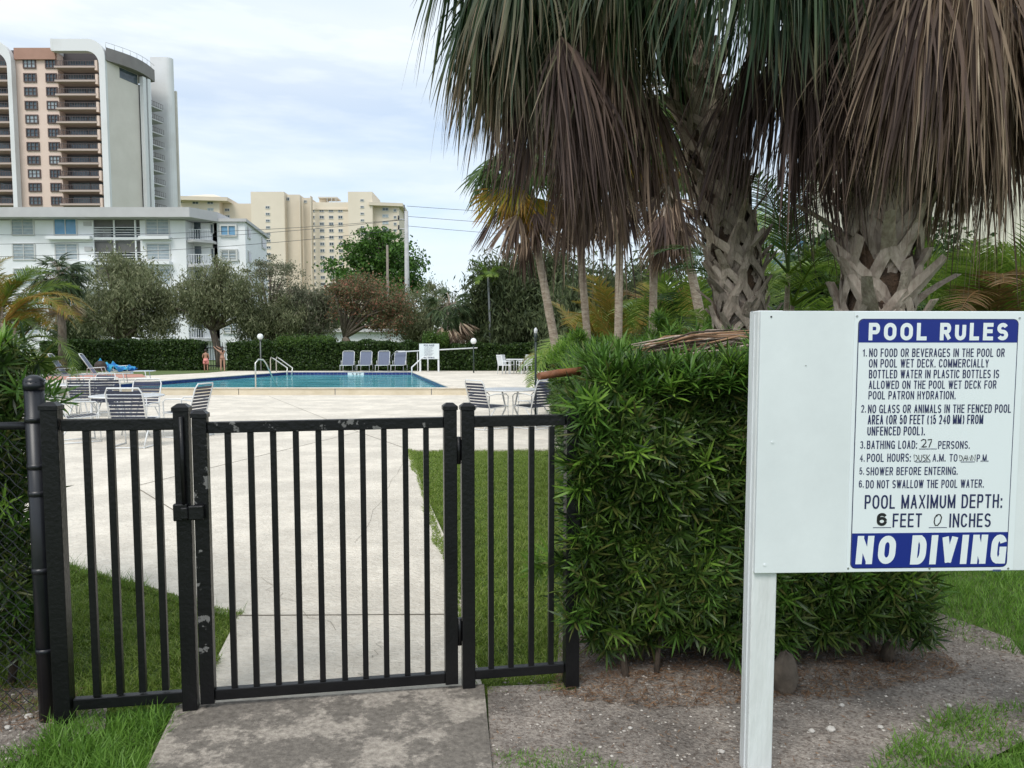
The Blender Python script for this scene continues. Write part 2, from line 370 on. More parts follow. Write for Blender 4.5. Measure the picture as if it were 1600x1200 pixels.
for a, b_, c in ((PN[1], PN[2], 1), (PN[2], PN[3], 1), (PN[3], PN[0], 1)):
    d = Vector((b_[0] - a[0], b_[1] - a[1], 0)); nn = Vector((d.y, -d.x, 0)).normalized() * .3
    q = [(a[0], a[1]), (b_[0], b_[1]), (b_[0] + nn.x, b_[1] + nn.y), (a[0] + nn.x, a[1] + nn.y)]
    MB().prism(q, .203 + .003 * (a is PN[2]), .225 + .003 * (a is PN[2])).build('coping', m_deck, rd)
# joints in the deck
def strip(a, b, w_, z, mat, name, parent):
    a = Vector((a[0], a[1], 0)); b = Vector((b[0], b[1], 0)); n_ = (b - a).normalized(); s_ = Vector((-n_.y, n_.x, 0)) * w_ / 2
    q = [a - s_, b - s_, b + s_, a + s_]
    return MB().add([(v.x, v.y, z) for v in q], [(0, 1, 2, 3)]).build(name, mat, parent)
for a, b_ in ((G(420, 619), G(560, 675)), (G(100, 632), G(560, 640)), (G(560, 675), G(640, 703)), (G(372, 962), G(712, 960)), (G(210, 760), G(300, 815)), (G(560, 675), G(210, 760)), (G(640, 640), G(950, 655))):
    strip(a, b_, .012, .003, m_joint, 'joint', deck)
# weathered slab outside the gate
slab = tag(MB().prism([(-1.405, 3.115), (-1.30, 2.62), (-1.1, 1.2), (.02, 1.2), (-.07, 2.62), (-.125, 3.32)], -.10, .004).build('entrance_slab', m_slab), kind='structure')
# dirt bed on the right + mulch on the left
dirt = MB().add([(x, y, -.012) for x, y in [(-.11, 3.33), (-.075, 2.62), (.55, 2.58), (1.2, 2.5), (1.75, 2.72), (2.3, 3.05), (2.6, 3.9), (2.35, 4.5), (2.1, 5.2), (.3, 4.6), (.2, 3.36)]], [tuple(range(11))]).build('dirt_bed', m_dirt)
tag(dirt, kind='structure')
mul = MB().add([(x, y, -.012) for x, y in [(-3.4, 2.4), (-1.95, 2.55), (-1.62, 2.95), (-1.7, 3.12), (-2.0, 3.3), (-3.4, 3.4)]], [tuple(range(6))]).build('mulch_bed', m_dirt)
tag(mul, kind='structure')
# far-left lawn and pavers
fl = [G(-300, 597, .2), G(90, 592, .2), G(165, 589, .2), G(250, 586, .2), G(325, 582.5, .2)]
fl = [(p[0], min(p[1], 41.5)) for p in fl] + [(-15.5, 70), (-60, 70)]
tag(MB().add([(x, y, .208) for x, y in fl], [tuple(range(7))]).build('far_lawn', m_farlawn), kind='structure')
tag(MB().add([(x, y, .214) for x, y in [G(60, 594.5, .2)[:2], G(228, 589.5, .2)[:2], G(222, 585, .2)[:2], G(60, 587, .2)[:2]]], [(0, 1, 2, 3)]).build('red_paver_strip', m_paver), kind='structure')
# lawn beyond the pool, behind the far deck and to the right
tag(MB().add([(x, y, .19) for x, y in [(-15.5, 42.6), (60, 42.6), (60, 60), (-15.5, 60)]], [(0, 1, 2, 3)]).build('back_lawn', m_farlawn), kind='structure')

# ---- pool
basin = MB(); zb = -1.3; zt = .2
for i in range(4):
    a, b_ = PN[i], PN[(i + 1) % 4]
    basin.add([(a[0], a[1], zb), (b_[0], b_[1], zb), (b_[0], b_[1], -.12), (a[0], a[1], -.12)], [(0, 1, 2, 3)])
basin.add([(x, y, zb) for x, y in PN], [(0, 1, 2, 3)])
ob = tag(basin.build('pool_basin', m_basin), kind='structure')
grt = MB()
for i in range(4):
    a, b_ = PN[i], PN[(i + 1) % 4]
    grt.add([(a[0], a[1], -.12), (b_[0], b_[1], -.12), (b_[0], b_[1], .2), (a[0], a[1], .2)], [(0, 1, 2, 3)])
grt.build('tile_backing', m_grout, ob)
til = MB()
for i, e in ((1, 0), (2, 0), (3, 0)):
    a, b_ = np.array(PN[i]), np.array(PN[(i + 1) % 4]); ln = np.linalg.norm(b_ - a); d = (b_ - a) / ln; nrm_ = np.array([-d[1], d[0]])
    nT = int(ln / .2)
    for q in range(nT):
        for r_ in range(2):
            c = a + d * (q + .5) * ln / nT + nrm_ * .006
            til.box((c[0], c[1], .135 - r_ * .13), (ln / nT - .018, .008, .112), math.atan2(d[1], d[0]))
o = til.build('wall_tiles', m_tile, ob); o['kind'] = 'stuff'
# depth marker plates with black figures
def text_mesh(body, mat, bold=0.):
    c = bpy.data.curves.new('txt', 'FONT'); c.body = body; c.offset = bold; c.resolution_u = 3
    o = bpy.data.objects.new('txt', c); COL.objects.link(o); bpy.context.view_layer.update()
    me = bpy.data.meshes.new_from_object(o.evaluated_get(bpy.context.evaluated_depsgraph_get()))
    bpy.data.objects.remove(o); bpy.data.curves.remove(c)
    me.materials.clear(); me.materials.append(mat)
    return me
GLY = {}
def _arc(cx, cy, rx, ry, a0, a1, n=9): return [(cx + rx * math.cos(R(a0 + (a1 - a0) * i / n)), cy + ry * math.sin(R(a0 + (a1 - a0) * i / n))) for i in range(n + 1)]
def _bowl(x0, x1, y0, y1, close=True):   # D-shaped bowl open to the left
    r_ = min((x1 - x0) * .6, (y1 - y0) / 2); ry = (y1 - y0) / 2
    return [(x0, y1), (x1 - r_, y1)] + _arc(x1 - r_, (y0 + y1) / 2, r_, ry, 90, -90, 10)[1:] + [(x0, y0)]
_S = _arc(.5, .74, .5, .26, 25, 270, 12)[:-1] + _arc(.5, .25, .5, .25, 90, -155, 12)
GLY.update({'A': (1, [[(0, 0), (.5, 1)], [(.5, 1), (1, 0)], [(.17, .3), (.83, .3)]]), 'B': (.95, [[(0, 0), (0, 1)], _bowl(0, .92, .53, 1), _bowl(0, 1, 0, .53)]), 'C': (1, [_arc(.5, .68, .5, .32, 15, 180, 9) + _arc(.5, .32, .5, .32, 180, 345, 9)]),
 'D': (1, [[(0, 0), (0, 1)], [(0, 1), (.45, 1)] + _arc(.45, .62, .55, .38, 90, 0, 6) + _arc(.45, .38, .55, .38, 0, -90, 6) + [(0, 0)]]), 'E': (.88, [[(1, 1), (0, 1), (0, 0), (1, 0)], [(0, .53), (.9, .53)]]), 'F': (.85, [[(1, 1), (0, 1), (0, 0)], [(0, .5), (.88, .5)]]),
 'G': (1.05, [_arc(.5, .68, .5, .32, 20, 180, 9) + _arc(.5, .32, .5, .32, 180, 360, 9) + [(1, .46), (.58, .46)], [(1, .4), (1, 0)]]), 'H': (.95, [[(0, 0), (0, 1)], [(1, 0), (1, 1)], [(0, .52), (1, .52)]]), 'I': (0, [[(0, 0), (0, 1)]]), 'K': (.95, [[(0, 0), (0, 1)], [(1, 1), (0, .36)], [(.3, .56), (1, 0)]]),
 'L': (.8, [[(0, 1), (0, 0), (1, 0)]]), 'M': (1.25, [[(0, 0), (0, 1)], [(0, 1), (.5, .05)], [(.5, .05), (1, 1)], [(1, 1), (1, 0)]]), 'N': (1, [[(0, 0), (0, 1)], [(0, 1), (1, 0)], [(1, 0), (1, 1)]]), 'O': (1.08, [_arc(.5, .66, .5, .34, 0, 180, 12) + _arc(.5, .34, .5, .34, 180, 360, 12) + [(1, .66)]]),
 'P': (.92, [[(0, 0), (0, 1)], _bowl(0, 1, .45, 1)]), 'R': (1, [[(0, 0), (0, 1)], _bowl(0, .96, .48, 1), [(.5, .48), (1, 0)]]), 'S': (.98, [_S]), 'T': (.95, [[(0, 1), (1, 1)], [(.5, 1), (.5, 0)]]), 'U': (.98, [[(0, 1)] + _arc(.5, .32, .5, .32, 180, 360, 12) + [(1, 1)]]), 'V': (1.1, [[(0, 1), (.5, 0)], [(.5, 0), (1, 1)]]),
 'W': (1.55, [[(0, 1), (.25, 0)], [(.25, 0), (.5, 1)], [(.5, 1), (.75, 0)], [(.75, 0), (1, 1)]]), 'X': (1, [[(0, 0), (1, 1)], [(0, 1), (1, 0)]]), 'Y': (1, [[(0, 1), (.5, .42), (1, 1)], [(.5, .42), (.5, 0)]]), '.': (0, [[(0, 0), (0, .06)]]), ':': (0, [[(0, 0), (0, .06)], [(0, .6), (0, .66)]]), ',': (0, [[(0, .05), (-.05, -.12)]]),
 '(': (.45, [_arc(1.6, .45, 1.6, .7, 130, 230, 8)]), ')': (.45, [_arc(-.6, .45, 1.6, .7, 50, -50, 8)]),
 '1': (.45, [[(0, .72), (.9, 1), (.9, 0)]]), '2': (.9, [_arc(.5, .7, .48, .3, 170, -30, 9) + [(0, 0), (1, 0)]]), '3': (.9, [_arc(.45, .75, .45, .25, 160, -90, 9) , _arc(.45, .26, .52, .26, 90, -160, 9)]), '4': (.95, [[(.75, 0), (.75, 1), (0, .3), (1, .3)]]),
 '5': (.9, [[(.9, 1), (.18, 1), (.08, .5)] + _arc(.48, .33, .5, .33, 115, -160, 10)]), '6': (.92, [_arc(.5, .68, .5, .32, 25, 180, 7) + _arc(.5, .32, .5, .32, 180, 360, 10), _arc(.5, .34, .5, .28, 0, 180, 8)]), '0': (.92, [_arc(.5, .66, .5, .34, 0, 180, 12) + _arc(.5, .34, .5, .34, 180, 360, 12) + [(1, .66)]])})
def stroke_strip(pts, hw):
    pts = np.array(pts, float); k_ = len(pts); Lp, Rp = [], []
    closed = np.linalg.norm(pts[0] - pts[-1]) < 1e-6
    for i in range(k_):
        a = pts[i] - pts[i - 1] if i > 0 else (pts[-1] - pts[-2] if closed else None); b_ = pts[i + 1] - pts[i] if i < k_ - 1 else (pts[1] - pts[0] if closed else None)
        if a is None: a = b_
        if b_ is None: b_ = a
        a = a / max(np.linalg.norm(a), 1e-9); b_ = b_ / max(np.linalg.norm(b_), 1e-9); n1 = np.array([-a[1], a[0]]); n2 = np.array([-b_[1], b_[0]]); m_ = n1 + n2; m_ = m_ / max(np.linalg.norm(m_), 1e-6); f_ = hw / max(.32, m_ @ n1)
        Lp.append(pts[i] + m_ * f_); Rp.append(pts[i] - m_ * f_)
    return Lp + Rp, [(i, k_ + i, k_ + i + 1, i + 1) for i in range(k_ - 1)]
def sans_text(body, x0, x1, z0, z1, y, mat, parent, wt=.13, gap=.30, shear=0., aspect=None, outline=None):
    '''narrow sans lettering built from strokes of even weight, fitted to a rectangle'''
    H = z1 - z0; th = H * wt; hw = th / 2; gw = []
    for ch in body: gw.append((.62 if ch == ' ' else GLY[ch][0]))
    n_fix = sum(1 for ch in body if ch != ' '); tot = sum(gw); ng = len(body) - 1
    # glyph unit width U with side bearings: x1-x0 = U*(tot+gap*ng) + th*n_fix
    U = ((x1 - x0) - th * n_fix) / (tot + gap * ng); x = x0; b = MB(); li = 0
    for ch, g in zip(body, gw):
        if ch == ' ': x += U * (g + gap); continue
        for st_ in GLY[ch][1]:
            pts = [(x + hw + px_ * U * (g if g else 1), z0 + hw + pz_ * (H - th)) for px_, pz_ in st_]
            q = [list(p_) for p_ in pts]
            # square ends: extend open straight ends by half a stroke when they sit on the baseline or cap height
            for e, f_ in ((0, 1), (-1, -2)):
                if len(q) < 9 and abs(q[e][0] - q[f_][0]) < 1e-9 and abs(q[0][0] - q[-1][0]) + abs(q[0][1] - q[-1][1]) > 1e-6: q[e][1] += math.copysign(hw, q[e][1] - q[f_][1])
                elif len(q) < 9 and abs(q[e][1] - q[f_][1]) < 1e-9 and len(q) > 1: q[e][0] += math.copysign(hw * .9, q[e][0] - q[f_][0])
            if len(q) == 2 and abs(q[0][0] - q[1][0]) > 1e-9 and abs(q[0][1] - q[1][1]) > 1e-9:
                dq_ = np.array(q[1]) - np.array(q[0]); dq_ = dq_ / np.linalg.norm(dq_) * hw * (.45 if wt > .2 else 1.0); q = [list(np.array(q[0]) - dq_), list(np.array(q[1]) + dq_)]
            v, f2 = stroke_strip(q, hw); gx1 = x + th + U * g if g else x + th
            if ch not in '(),:': v = [(min(max(p_[0], x), gx1), min(max(p_[1], z0), z1)) for p_ in v]
            yy = y - .00008 * (li % 4); li += 1
            b.add([(p_[0] + shear * (p_[1] - z0) / H, yy, p_[1]) for p_ in v], f2)
        x += U * (g + gap) + th
    return b.build('lettering', mat, parent)
def fit_text(body, x0, x1, z0, z1, y, mat, parent, name='lettering', bold=0., shear=0.):
    """mesh text in the parent's XZ plane, facing -Y, fitted to a rectangle"""
    me = text_mesh(body, mat, bold); n = len(me.vertices); co = np.empty(n * 3, np.float32); me.vertices.foreach_get('co', co); co = co.reshape(-1, 3)
    mn, mxx = co.min(0), co.max(0)
    u = (co[:, 0] - mn[0]) / (mxx[0] - mn[0]); v = (co[:, 1] - mn[1]) / max(mxx[1] - mn[1], 1e-6)
    out_ = np.stack([x0 + u * (x1 - x0) + shear * v, np.full(n, y), z0 + v * (z1 - z0)], 1).astype(np.float32)
    me.vertices.foreach_set('co', out_.ravel()); me.update()
    return mk(name, me, parent)
for px in (437, 556):
    c = P(px, 586, 40.08)
    MB().bx(c[0] - .42, c[0] + .42, 40.06, 40.075, .0, .19).build('depth_plate', m_signwhite, ob)
fit_text('5 FT', X_(549, 40.05), X_(564, 40.05), .04, .16, 40.05, m_marker, ob)
fit_text('6 FT', X_(431, 40.05), X_(443, 40.05), .04, .16, 40.05, m_marker, ob)
# water
mw = bpy.data.materials.new('pool_water'); mw.use_nodes = True; ntw = mw.node_tree; bw = ntw.nodes['Principled BSDF']
tcw = N(ntw, 'ShaderNodeTexCoord'); mpw = N(ntw, 'ShaderNodeMapping'); mpw.inputs['Scale'].default_value = (.35, 1, 1)
nw = N(ntw, 'ShaderNodeTexNoise'); nw.inputs['Scale'].default_value = 1.3; nw.inputs['Detail'].default_value = 6
rw = N(ntw, 'ShaderNodeValToRGB'); rw.color_ramp.elements[0].color = (.03, .23, .28, 1); rw.color_ramp.elements[1].color = (.15, .50, .54, 1)
rw.color_ramp.elements[0].position = .35; rw.color_ramp.elements[1].position = .75
bpw = N(ntw, 'ShaderNodeBump'); bpw.inputs['Strength'].default_value = .5; bpw.inputs['Distance'].default_value = .08
nw2 = N(ntw, 'ShaderNodeTexNoise'); nw2.inputs['Scale'].default_value = 3.0; nw2.inputs['Detail'].default_value = 3
ntw.links.new(tcw.outputs['Object'], mpw.inputs[0]); ntw.links.new(mpw.outputs[0], nw.inputs['Vector']); ntw.links.new(nw.outputs[0], rw.inputs[0])
ntw.links.new(mpw.outputs[0], nw2.inputs['Vector']); ntw.links.new(nw2.outputs[0], bpw.inputs['Height']); ntw.links.new(bpw.outputs[0], bw.inputs['Normal'])
ntw.links.new(rw.outputs[0], bw.inputs['Base Color']); bw.inputs['Roughness'].default_value = .12; bw.inputs['IOR'].default_value = 1.2; bw.inputs['Specular IOR Level'].default_value = .25
tag(MB().add([(x, y, .06) for x, y in PN], [(0, 1, 2, 3)]).build('pool_water', mw), kind='structure')

# ================================================================== BUILDINGS
def window(parent, x0, x1, z0, z1, y, fm, gm, bars=1, depth=.12, fw=.12, hb=0, proud=.06):
    """frame with mullions standing on a facade facing -Y at y; pane is its child"""
    b = MB()
    b.bx(x0, x1, y - proud, y, z1 - fw, z1); b.bx(x0, x1, y - proud, y, z0, z0 + fw)
    b.bx(x0, x0 + fw, y - proud, y, z0 + fw, z1 - fw); b.bx(x1 - fw, x1, y - proud, y, z0 + fw, z1 - fw)
    for i in range(bars):
        xc = x0 + (x1 - x0) * (i + 1) / (bars + 1); b.bx(xc - fw * .3, xc + fw * .3, y - proud, y, z0 + fw, z1 - fw)
    for i in range(hb):
        zc = z0 + (z1 - z0) * (i + 1) / (hb + 1); b.bx(x0 + fw, x1 - fw, y - proud * .7, y, zc - fw * .2, zc + fw * .2)
    f = b.build('window', fm, parent)
    MB().add([(x0 + fw, y - proud * .35, z0 + fw), (x1 - fw, y - proud * .35, z0 + fw), (x1 - fw, y - proud * .35, z1 - fw), (x0 + fw, y - proud * .35, z1 - fw)], [(0, 1, 2, 3)]).build('pane', gm, f)
    return f
def railing(x0, x1, y, z0, z1, mat, parent, name='railing', step=.5, th=.05, sides=None):
    b = MB(); b.bx(x0, x1, y - th, y, z1 - th, z1); b.bx(x0, x1, y - th, y, z0, z0 + th)
    x = x0
    while x < x1: b.bx(x, x + th * .8, y - th * .9, y - .01, z0 + th, z1 - th); x += step
    return b.build(name, mat, parent)

def XB(px, D): return float(P(px, 400, D)[0])
def XT(px, D): return float(P(px, 200, D)[0])
# ---- white apartment block, D=90
D = 90.
wb = empty('apartment_block', (XB(160, D), D, 0), 0, 'long white low-rise apartment block with flat grey overhanging roof behind the left hedge', 'building')
def rel(o, e=wb):   # keep world coordinates although the parent sits elsewhere
    o.matrix_parent_inverse = Matrix.Translation(-Vector(e.location)); return o
class Bld:
    def __init__(s, e): s.e = e
    def fix(s):
        for c in s.e.children: c.matrix_parent_inverse = Matrix.Translation(-Vector(s.e.location))
xa, xb = XB(-60, D), XB(291, D)
ztop = Z_(344, D)
w1 = MB()
# facade as columns between recessed loggias
xl0, xl1 = XB(147, D), XB(220, D)
w1.bx(xa, xl0, D, D + 12, 0, ztop); w1.bx(xl1, xb, D, D + 12, 0, ztop); w1.bx(xl0, xl1, D + 2.2, D + 12, 0, ztop)
w1.build('wall', m_bwhite, wb)
MB().bx(xb, XB(330, D), D + 2.0, D + 12, 0, ztop).build('wall', m_bwhite, wb)
MB().prism([(xa - 1, D - 1.8), (XB(308, D), D - 1.8), (XB(334, D), D + 1.5), (XB(334, D), D + 12.5), (xa - 1, D + 12.5)], Z_(343, D), Z_(328, D)).build('roof', m_fascia, wb)
fz = 38 / 1200 * D
rows = [(Z_(368, D) - i * fz, Z_(341, D) - i * fz) for i in range(5)]
for i, (z0, z1) in enumerate(rows):
    for (p0, p1, gm) in ((20, 56, m_blind), (86, 123, m_glassblue if i == 0 else m_blind), (229, 267, m_blind)):
        window(wb, XB(p0, D), XB(p1, D), z0, z1, D, m_lframe, gm, 1, fw=.14, hb=4 if gm is m_blind else 0, proud=.12)
    MB().bx(XB(133, D), XB(145, D), D - .1, D, z1 - .9, z1 - .4).build('vent', m_fascia, wb)
    MB().bx(XB(78, D), XB(147, D), D - .8, D, z0 - .5, z0 - .15).build('ledge', m_bwhite, wb)
    MB().bx(XB(222, D), XB(269, D), D - .8, D, z0 - .5, z0 - .15).build('ledge', m_bwhite, wb)
    if i < 5:
        MB().bx(xl0, xl1, D - .1, D + 2.2, z0 - .5, z0 - .2).build('balcony_floor', m_bwhite, wb)
        lg = MB().bx(xl0, xl1, D + .25, D + .30, z0 + .9, z1 + .25).build('insect_screen', m_screen, wb)
        MB().bx(xl0 + 1, xl1 - 1, D + 2.1, D + 2.19, z0 - .1, z1 - .2).build('glass_door', m_glass, wb)
        rb = MB()
        for q in range(4): rb.bx(xl0, xl1, D, D + .06, z0 + .05 + q * .28, z0 + .12 + q * .28)
        rb.build('railing', m_bwhite, wb)
    # corner balconies
    bx0, bx1 = XB(292, D), XB(329, D)
    if i:
        pass
    MB().prism([(bx0, D + 2), (bx0, D + .2), (bx0 + 1, D - .5), (bx1, D + 1.0), (bx1, D + 2)], z0 - .75, z0 - .45).build('balcony_floor', m_fascia, wb)
    rb = railing(bx0 + .1, bx1 - .1, D + .3, z0 - .4, z0 + .75, m_bwhite, wb, step=.28, th=.05)
    MB().bx(XB(294, D), XB(304, D), D + 1.9, D + 2.0, z0 - .4, z1 - .1).build('glass_door', m_glass, wb)
    window(wb, XB(319, D), XB(325, D), z0 + .5, z1 - .3, D + 2.0, m_lframe, m_glass, 0, fw=.1)
for p in (147, 180, 213):
    MB().bx(XB(p, D) - .08, XB(p, D) + .08, D - .08, D + .08, 0, ztop).build('screen_post', m_bwhite, wb)
Bld(wb).fix()
# right wing with receding side
D2 = 92.
wg = empty('apartment_wing', (XB(370, D2), D2, 0), 0, 'smaller white wing stepping down to the right of the long white block', 'building')
wx0, wx1 = XB(333, D2), XB(384, D2); wz = Z_(347, D2)
sx = XB(417, D2 + 14); 
MB().prism([(wx0, D2), (wx1, D2), (sx, D2 + 14), (wx0, D2 + 14)], 0, wz).build('wall', m_bwhite, wg)
MB().prism([(wx0 - .3, D2 - .4), (wx1 + .3, D2 - .4), (sx + .4, D2 + 14.2), (wx0 - .3, D2 + 14.2)], wz, wz + .35).build('roof', m_fascia, wg)
for i in range(5):
    z0, z1 = Z_(370, D2) - i * fz, Z_(351, D2) - i * fz
    window(wg, XB(345, D2), XB(372, D2), z0, z1, D2, m_lframe, m_glassblue if i == 0 else m_blind, 1, fw=.2, hb=3 if i else 0, proud=.25)
    # windows on the receding side
    dv = Vector((sx - wx1, 14, 0)); ln = dv.length; an = math.atan2(dv.y, dv.x)
    for (s0, s1) in ((.08, .2), (.72, .92)):
        c = Vector((wx1, D2, 0)) + dv * (s0 + s1) / 2 + Vector((math.sin(an), -math.cos(an), 0)) * .05
        f = MB().box((c.x, c.y, (z0 + z1) / 2), (ln * (s1 - s0), .12, z1 - z0), an).build('window', m_lframe, wg)
        c2 = c + Vector((math.sin(an), -math.cos(an), 0)) * .03
        MB().box((c2.x, c2.y, (z0 + z1) / 2), (ln * (s1 - s0) - .3, .12, z1 - z0 - .3), an).build('pane', m_glass, f)
Bld(wg).fix()

# ---- tall tower D=170
D = 170.
tw = empty('apartment_tower', (XT(90, D), D, 0), 0, 'tall pink and white apartment tower with stacked balconies rising at far left', 'building')
pit = 20.5 / 1200 * D; zt = Z_(76, D)
X = lambda p: XT(p, D)
MB().bx(X(25), X(91), D + .8, D + 14, 0, Z_(75, D)).build('wall', m_pinkwall, tw)
MB().bx(X(26), X(90), D + .2, D + .78, Z_(92, D), Z_(74, D)).build('roof_band', m_terra, tw)
MB().bx(X(35), X(100), D + 5, D + 10, Z_(75, D), Z_(66, D)).build('penthouse', m_penth, tw)
def stack(p0, p1, name, nfl=24):
    """recessed balcony bay: dark back wall, slabs, rails, side fins"""
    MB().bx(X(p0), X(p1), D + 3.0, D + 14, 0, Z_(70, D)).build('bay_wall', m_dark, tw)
    for i in range(nfl):
        zf = Z_(103.5, D) - i * pit
        if zf < 30: break
        sl_ = MB().bx(X(p0) - .2, X(p1) + .1, D - .3, D + 3.0, zf - .38, zf).build('balcony', m_slabp, tw)
        railing(X(p0), X(p1), D - .2, zf + .02, zf + 1.1, m_railg, sl_, step=.55, th=.09)
        # glass doors behind
        wA = X(p0) + .8; wB = X(p1) - .8; mid = wA + (wB - wA) * .62
        for (a, b_) in ((wA, mid - .4), (mid, wB)):
            MB().bx(a, b_, D + 2.9, D + 2.99, zf + .1, zf + 2.1).build('glass_door', m_glass, sl_)
        MB().bx(X(p1) - .05, X(p1) + .5, D - .25, D + 3, zf - .9, zf + 1.2).build('side_panel', m_pinkwall, sl_)
stack(91, 153, 'a'); stack(-22, 19, 'b')
# rounded white frames over the bays
def arch(p0, p1, ptop, rr, th=1.9):
    # vertical right pier + top beam with rounded corner
    xR1 = X(p1); xL = X(p0); zt_ = Z_(ptop, D); b = MB()
    prof_o, prof_i = [], []
    r = rr
    for i in range(9):
        a = math.pi / 2 * i / 8
        prof_o.append((xR1 - r + r * math.sin(a), zt_ - r + r * math.cos(a)))
        ri = r - .4 if False else r * .75
        prof_i.append((xR1 - th - ri + ri * math.sin(a), zt_ - 2.5 - ri + ri * math.cos(a)))
    prof_o = [(xL, zt_)] + prof_o + [(xR1, 0)]; prof_i = [(xL, zt_ - 2.5)] + prof_i + [(xR1 - th, 0)]
    k = len(prof_o); vs_ = []
    for y in (D - .9, D + .6):
        vs_ += [(x, y, z) for x, z in prof_o] + [(x, y, z) for x, z in prof_i]
    fs_ = []
    for i in range(k - 1):
        fs_ += [(i, k + i, k + i + 1, i + 1), (2 * k + i, 2 * k + i + 1, 3 * k + i + 1, 3 * k + i), (i, i + 1, 2 * k + i + 1, 2 * k + i), (k + i, 3 * k + i, 3 * k + i + 1, k + i + 1)]
    fs_.append((0, 2 * k, 3 * k, k))
    b.add(vs_, fs_); return b.build('white_frame', m_twhite, tw)
arch(89, 171, 63, 3.6, 1.3); arch(-30, 26, 64, 4.2, .9)
MB().bx(X(88), X(92), D - .93, D + 4, Z_(80, D) - .03, Z_(63, D) + .03).build('white_frame', m_twhite, tw)
for i in range(23):
    zc = Z_(98, D) - i * pit
    if zc < 30: break
    for p0, p1 in ((37.5, 57.5), (72, 89.5)):
        window(tw, X(p0), X(p1), zc - .95, zc + .95, D + .8, m_wframe, m_blind if (i * 3 + int(p0)) % 4 == 1 else m_glass, 2, fw=.22, hb=1, proud=.25)
# receding grey wall
A = Vector((X(170), D - .5, 0)); B = Vector((XT(237, D + 12), D + 12, 0)); C2 = A + (B - A) * .72
nv = (B - A).normalized(); out_n = Vector((nv.y, -nv.x, 0))
def wallseg(a, b_, z0, z1, th, mat, name, off=0):
    a = a + out_n * off; b_ = b_ + out_n * off
    q = [(a.x, a.y), (b_.x, b_.y), (b_.x - out_n.x * th, b_.y - out_n.y * th), (a.x - out_n.x * th, a.y - out_n.y * th)]
    return MB().prism(q, z0, z1).build(name, mat, tw)
ZT = Z_(76, D)
wallseg(A, C2, 0, ZT - 2.5, 1.2, m_tgrey, 'grey_wall')
pent = []
for i in range(9):
    s_ = i / 8; p = A + (B + nv * 1.2 - A) * s_ + out_n * (1.6 * math.sin(math.pi * s_) + .3); pent.append((p.x, p.y))
MB().prism(pent + [(B.x - 12, B.y + 4), (A.x - 2, A.y + 12)], ZT - 2.6, ZT + .1).build('penthouse', m_penth, tw)
rl = MB(); 
for i in range(8):
    rl.tube([(pent[i][0], pent[i][1], ZT + 1.1), (pent[i + 1][0], pent[i + 1][1], ZT + 1.1)], .05, 4); rl.tube([(pent[i][0], pent[i][1], ZT), (pent[i][0], pent[i][1], ZT + 1.1)], .05, 4)
rl.build('roof_railing', m_lframe, tw)
f0 = A + (C2 - A) * .42; f1 = C2 - nv * .3
wf = wallseg(f0, f1, ZT - 4.9, ZT - 2.7, .1, m_glass, 'penthouse_window', .06)
for s_ in (.72, .83):
    a = A + (B - A) * s_; wallseg(a, a + nv * .9, 0, ZT - 3, 1.0, m_twhite, 'fin', 1.3)
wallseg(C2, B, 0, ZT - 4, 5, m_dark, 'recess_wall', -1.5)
for i in range(19):
    zf = ZT - 8.3 - i * pit * 1.0
    if zf < 28: break
    a = A + (B - A) * .87; 
    sb = wallseg(a, B + nv * 3.2, zf - .3, zf, 3.6, m_fascia, 'balcony', .6)
    q = MB(); e_ = B + nv * 3.2
    for zz in (zf + .12, zf + 1.05): q.tube([a + out_n * .55 + Vector((0, 0, zz)), e_ + out_n * .55 + Vector((0, 0, zz))], .045, 4)
    for j in range(8):
        pp = a + (e_ - a) * (j / 7) + out_n * .55; q.tube([pp + Vector((0, 0, zf)), pp + Vector((0, 0, zf + 1.05))], .035, 4)
    q.build('railing', m_railg, sb)
# big white right slab with rounded corner
Dr = D + 17
q = [(XT(238, Dr), Dr), (XT(261, Dr), Dr)]
for i in range(6):
    a = math.pi / 2 * i / 5; q.append((XT(261, Dr) + 1.4 * math.sin(a), Dr + 1.4 * (1 - math.cos(a))))
q += [(XT(272, Dr + 6), Dr + 6), (XT(238, Dr), Dr + 6)]
MB().prism(q, 0, Z_(89, Dr)).build('white_wall', m_twhite, tw)
MB().bx(XT(269.5, Dr + 5), XT(273, Dr + 5), Dr + 5, Dr + 5.4, 0, Z_(122, Dr + 5)).build('fin', m_penth, tw)
MB().bx(XT(270, Dr + 7), XT(277, Dr + 7), Dr + 7, Dr + 7.6, 0, Z_(142, Dr + 7)).build('fin', m_tgrey, tw)
Bld(tw).fix()

# ---- beige complex D=330
D = 330.
be = empty('beige_tower_block', (XB(480, D), D, 0), 0, 'distant beige high-rise apartment complex with columns of small windows', 'building')
def blk(p0, p1, ptop, dd, mat, depth=20, name='wall'):
    return MB().bx(XB(p0, D + dd), XB(p1, D + dd), D + dd, D + dd + depth, 0, Z_(ptop, D + dd)).build(name, mat, be)
blk(276, 345, 310, 6, m_beige); blk(336, 396, 318, 10, m_beige); blk(394, 446, 299.5, 0, m_beige2); blk(446, 470, 304, 3, m_beige)
blk(470, 487, 309, 4, m_beige); blk(485, 546, 316, 5, m_beige2); blk(545, 583, 299.5, 0, m_beige2); blk(583, 624, 322, 3, m_beige)
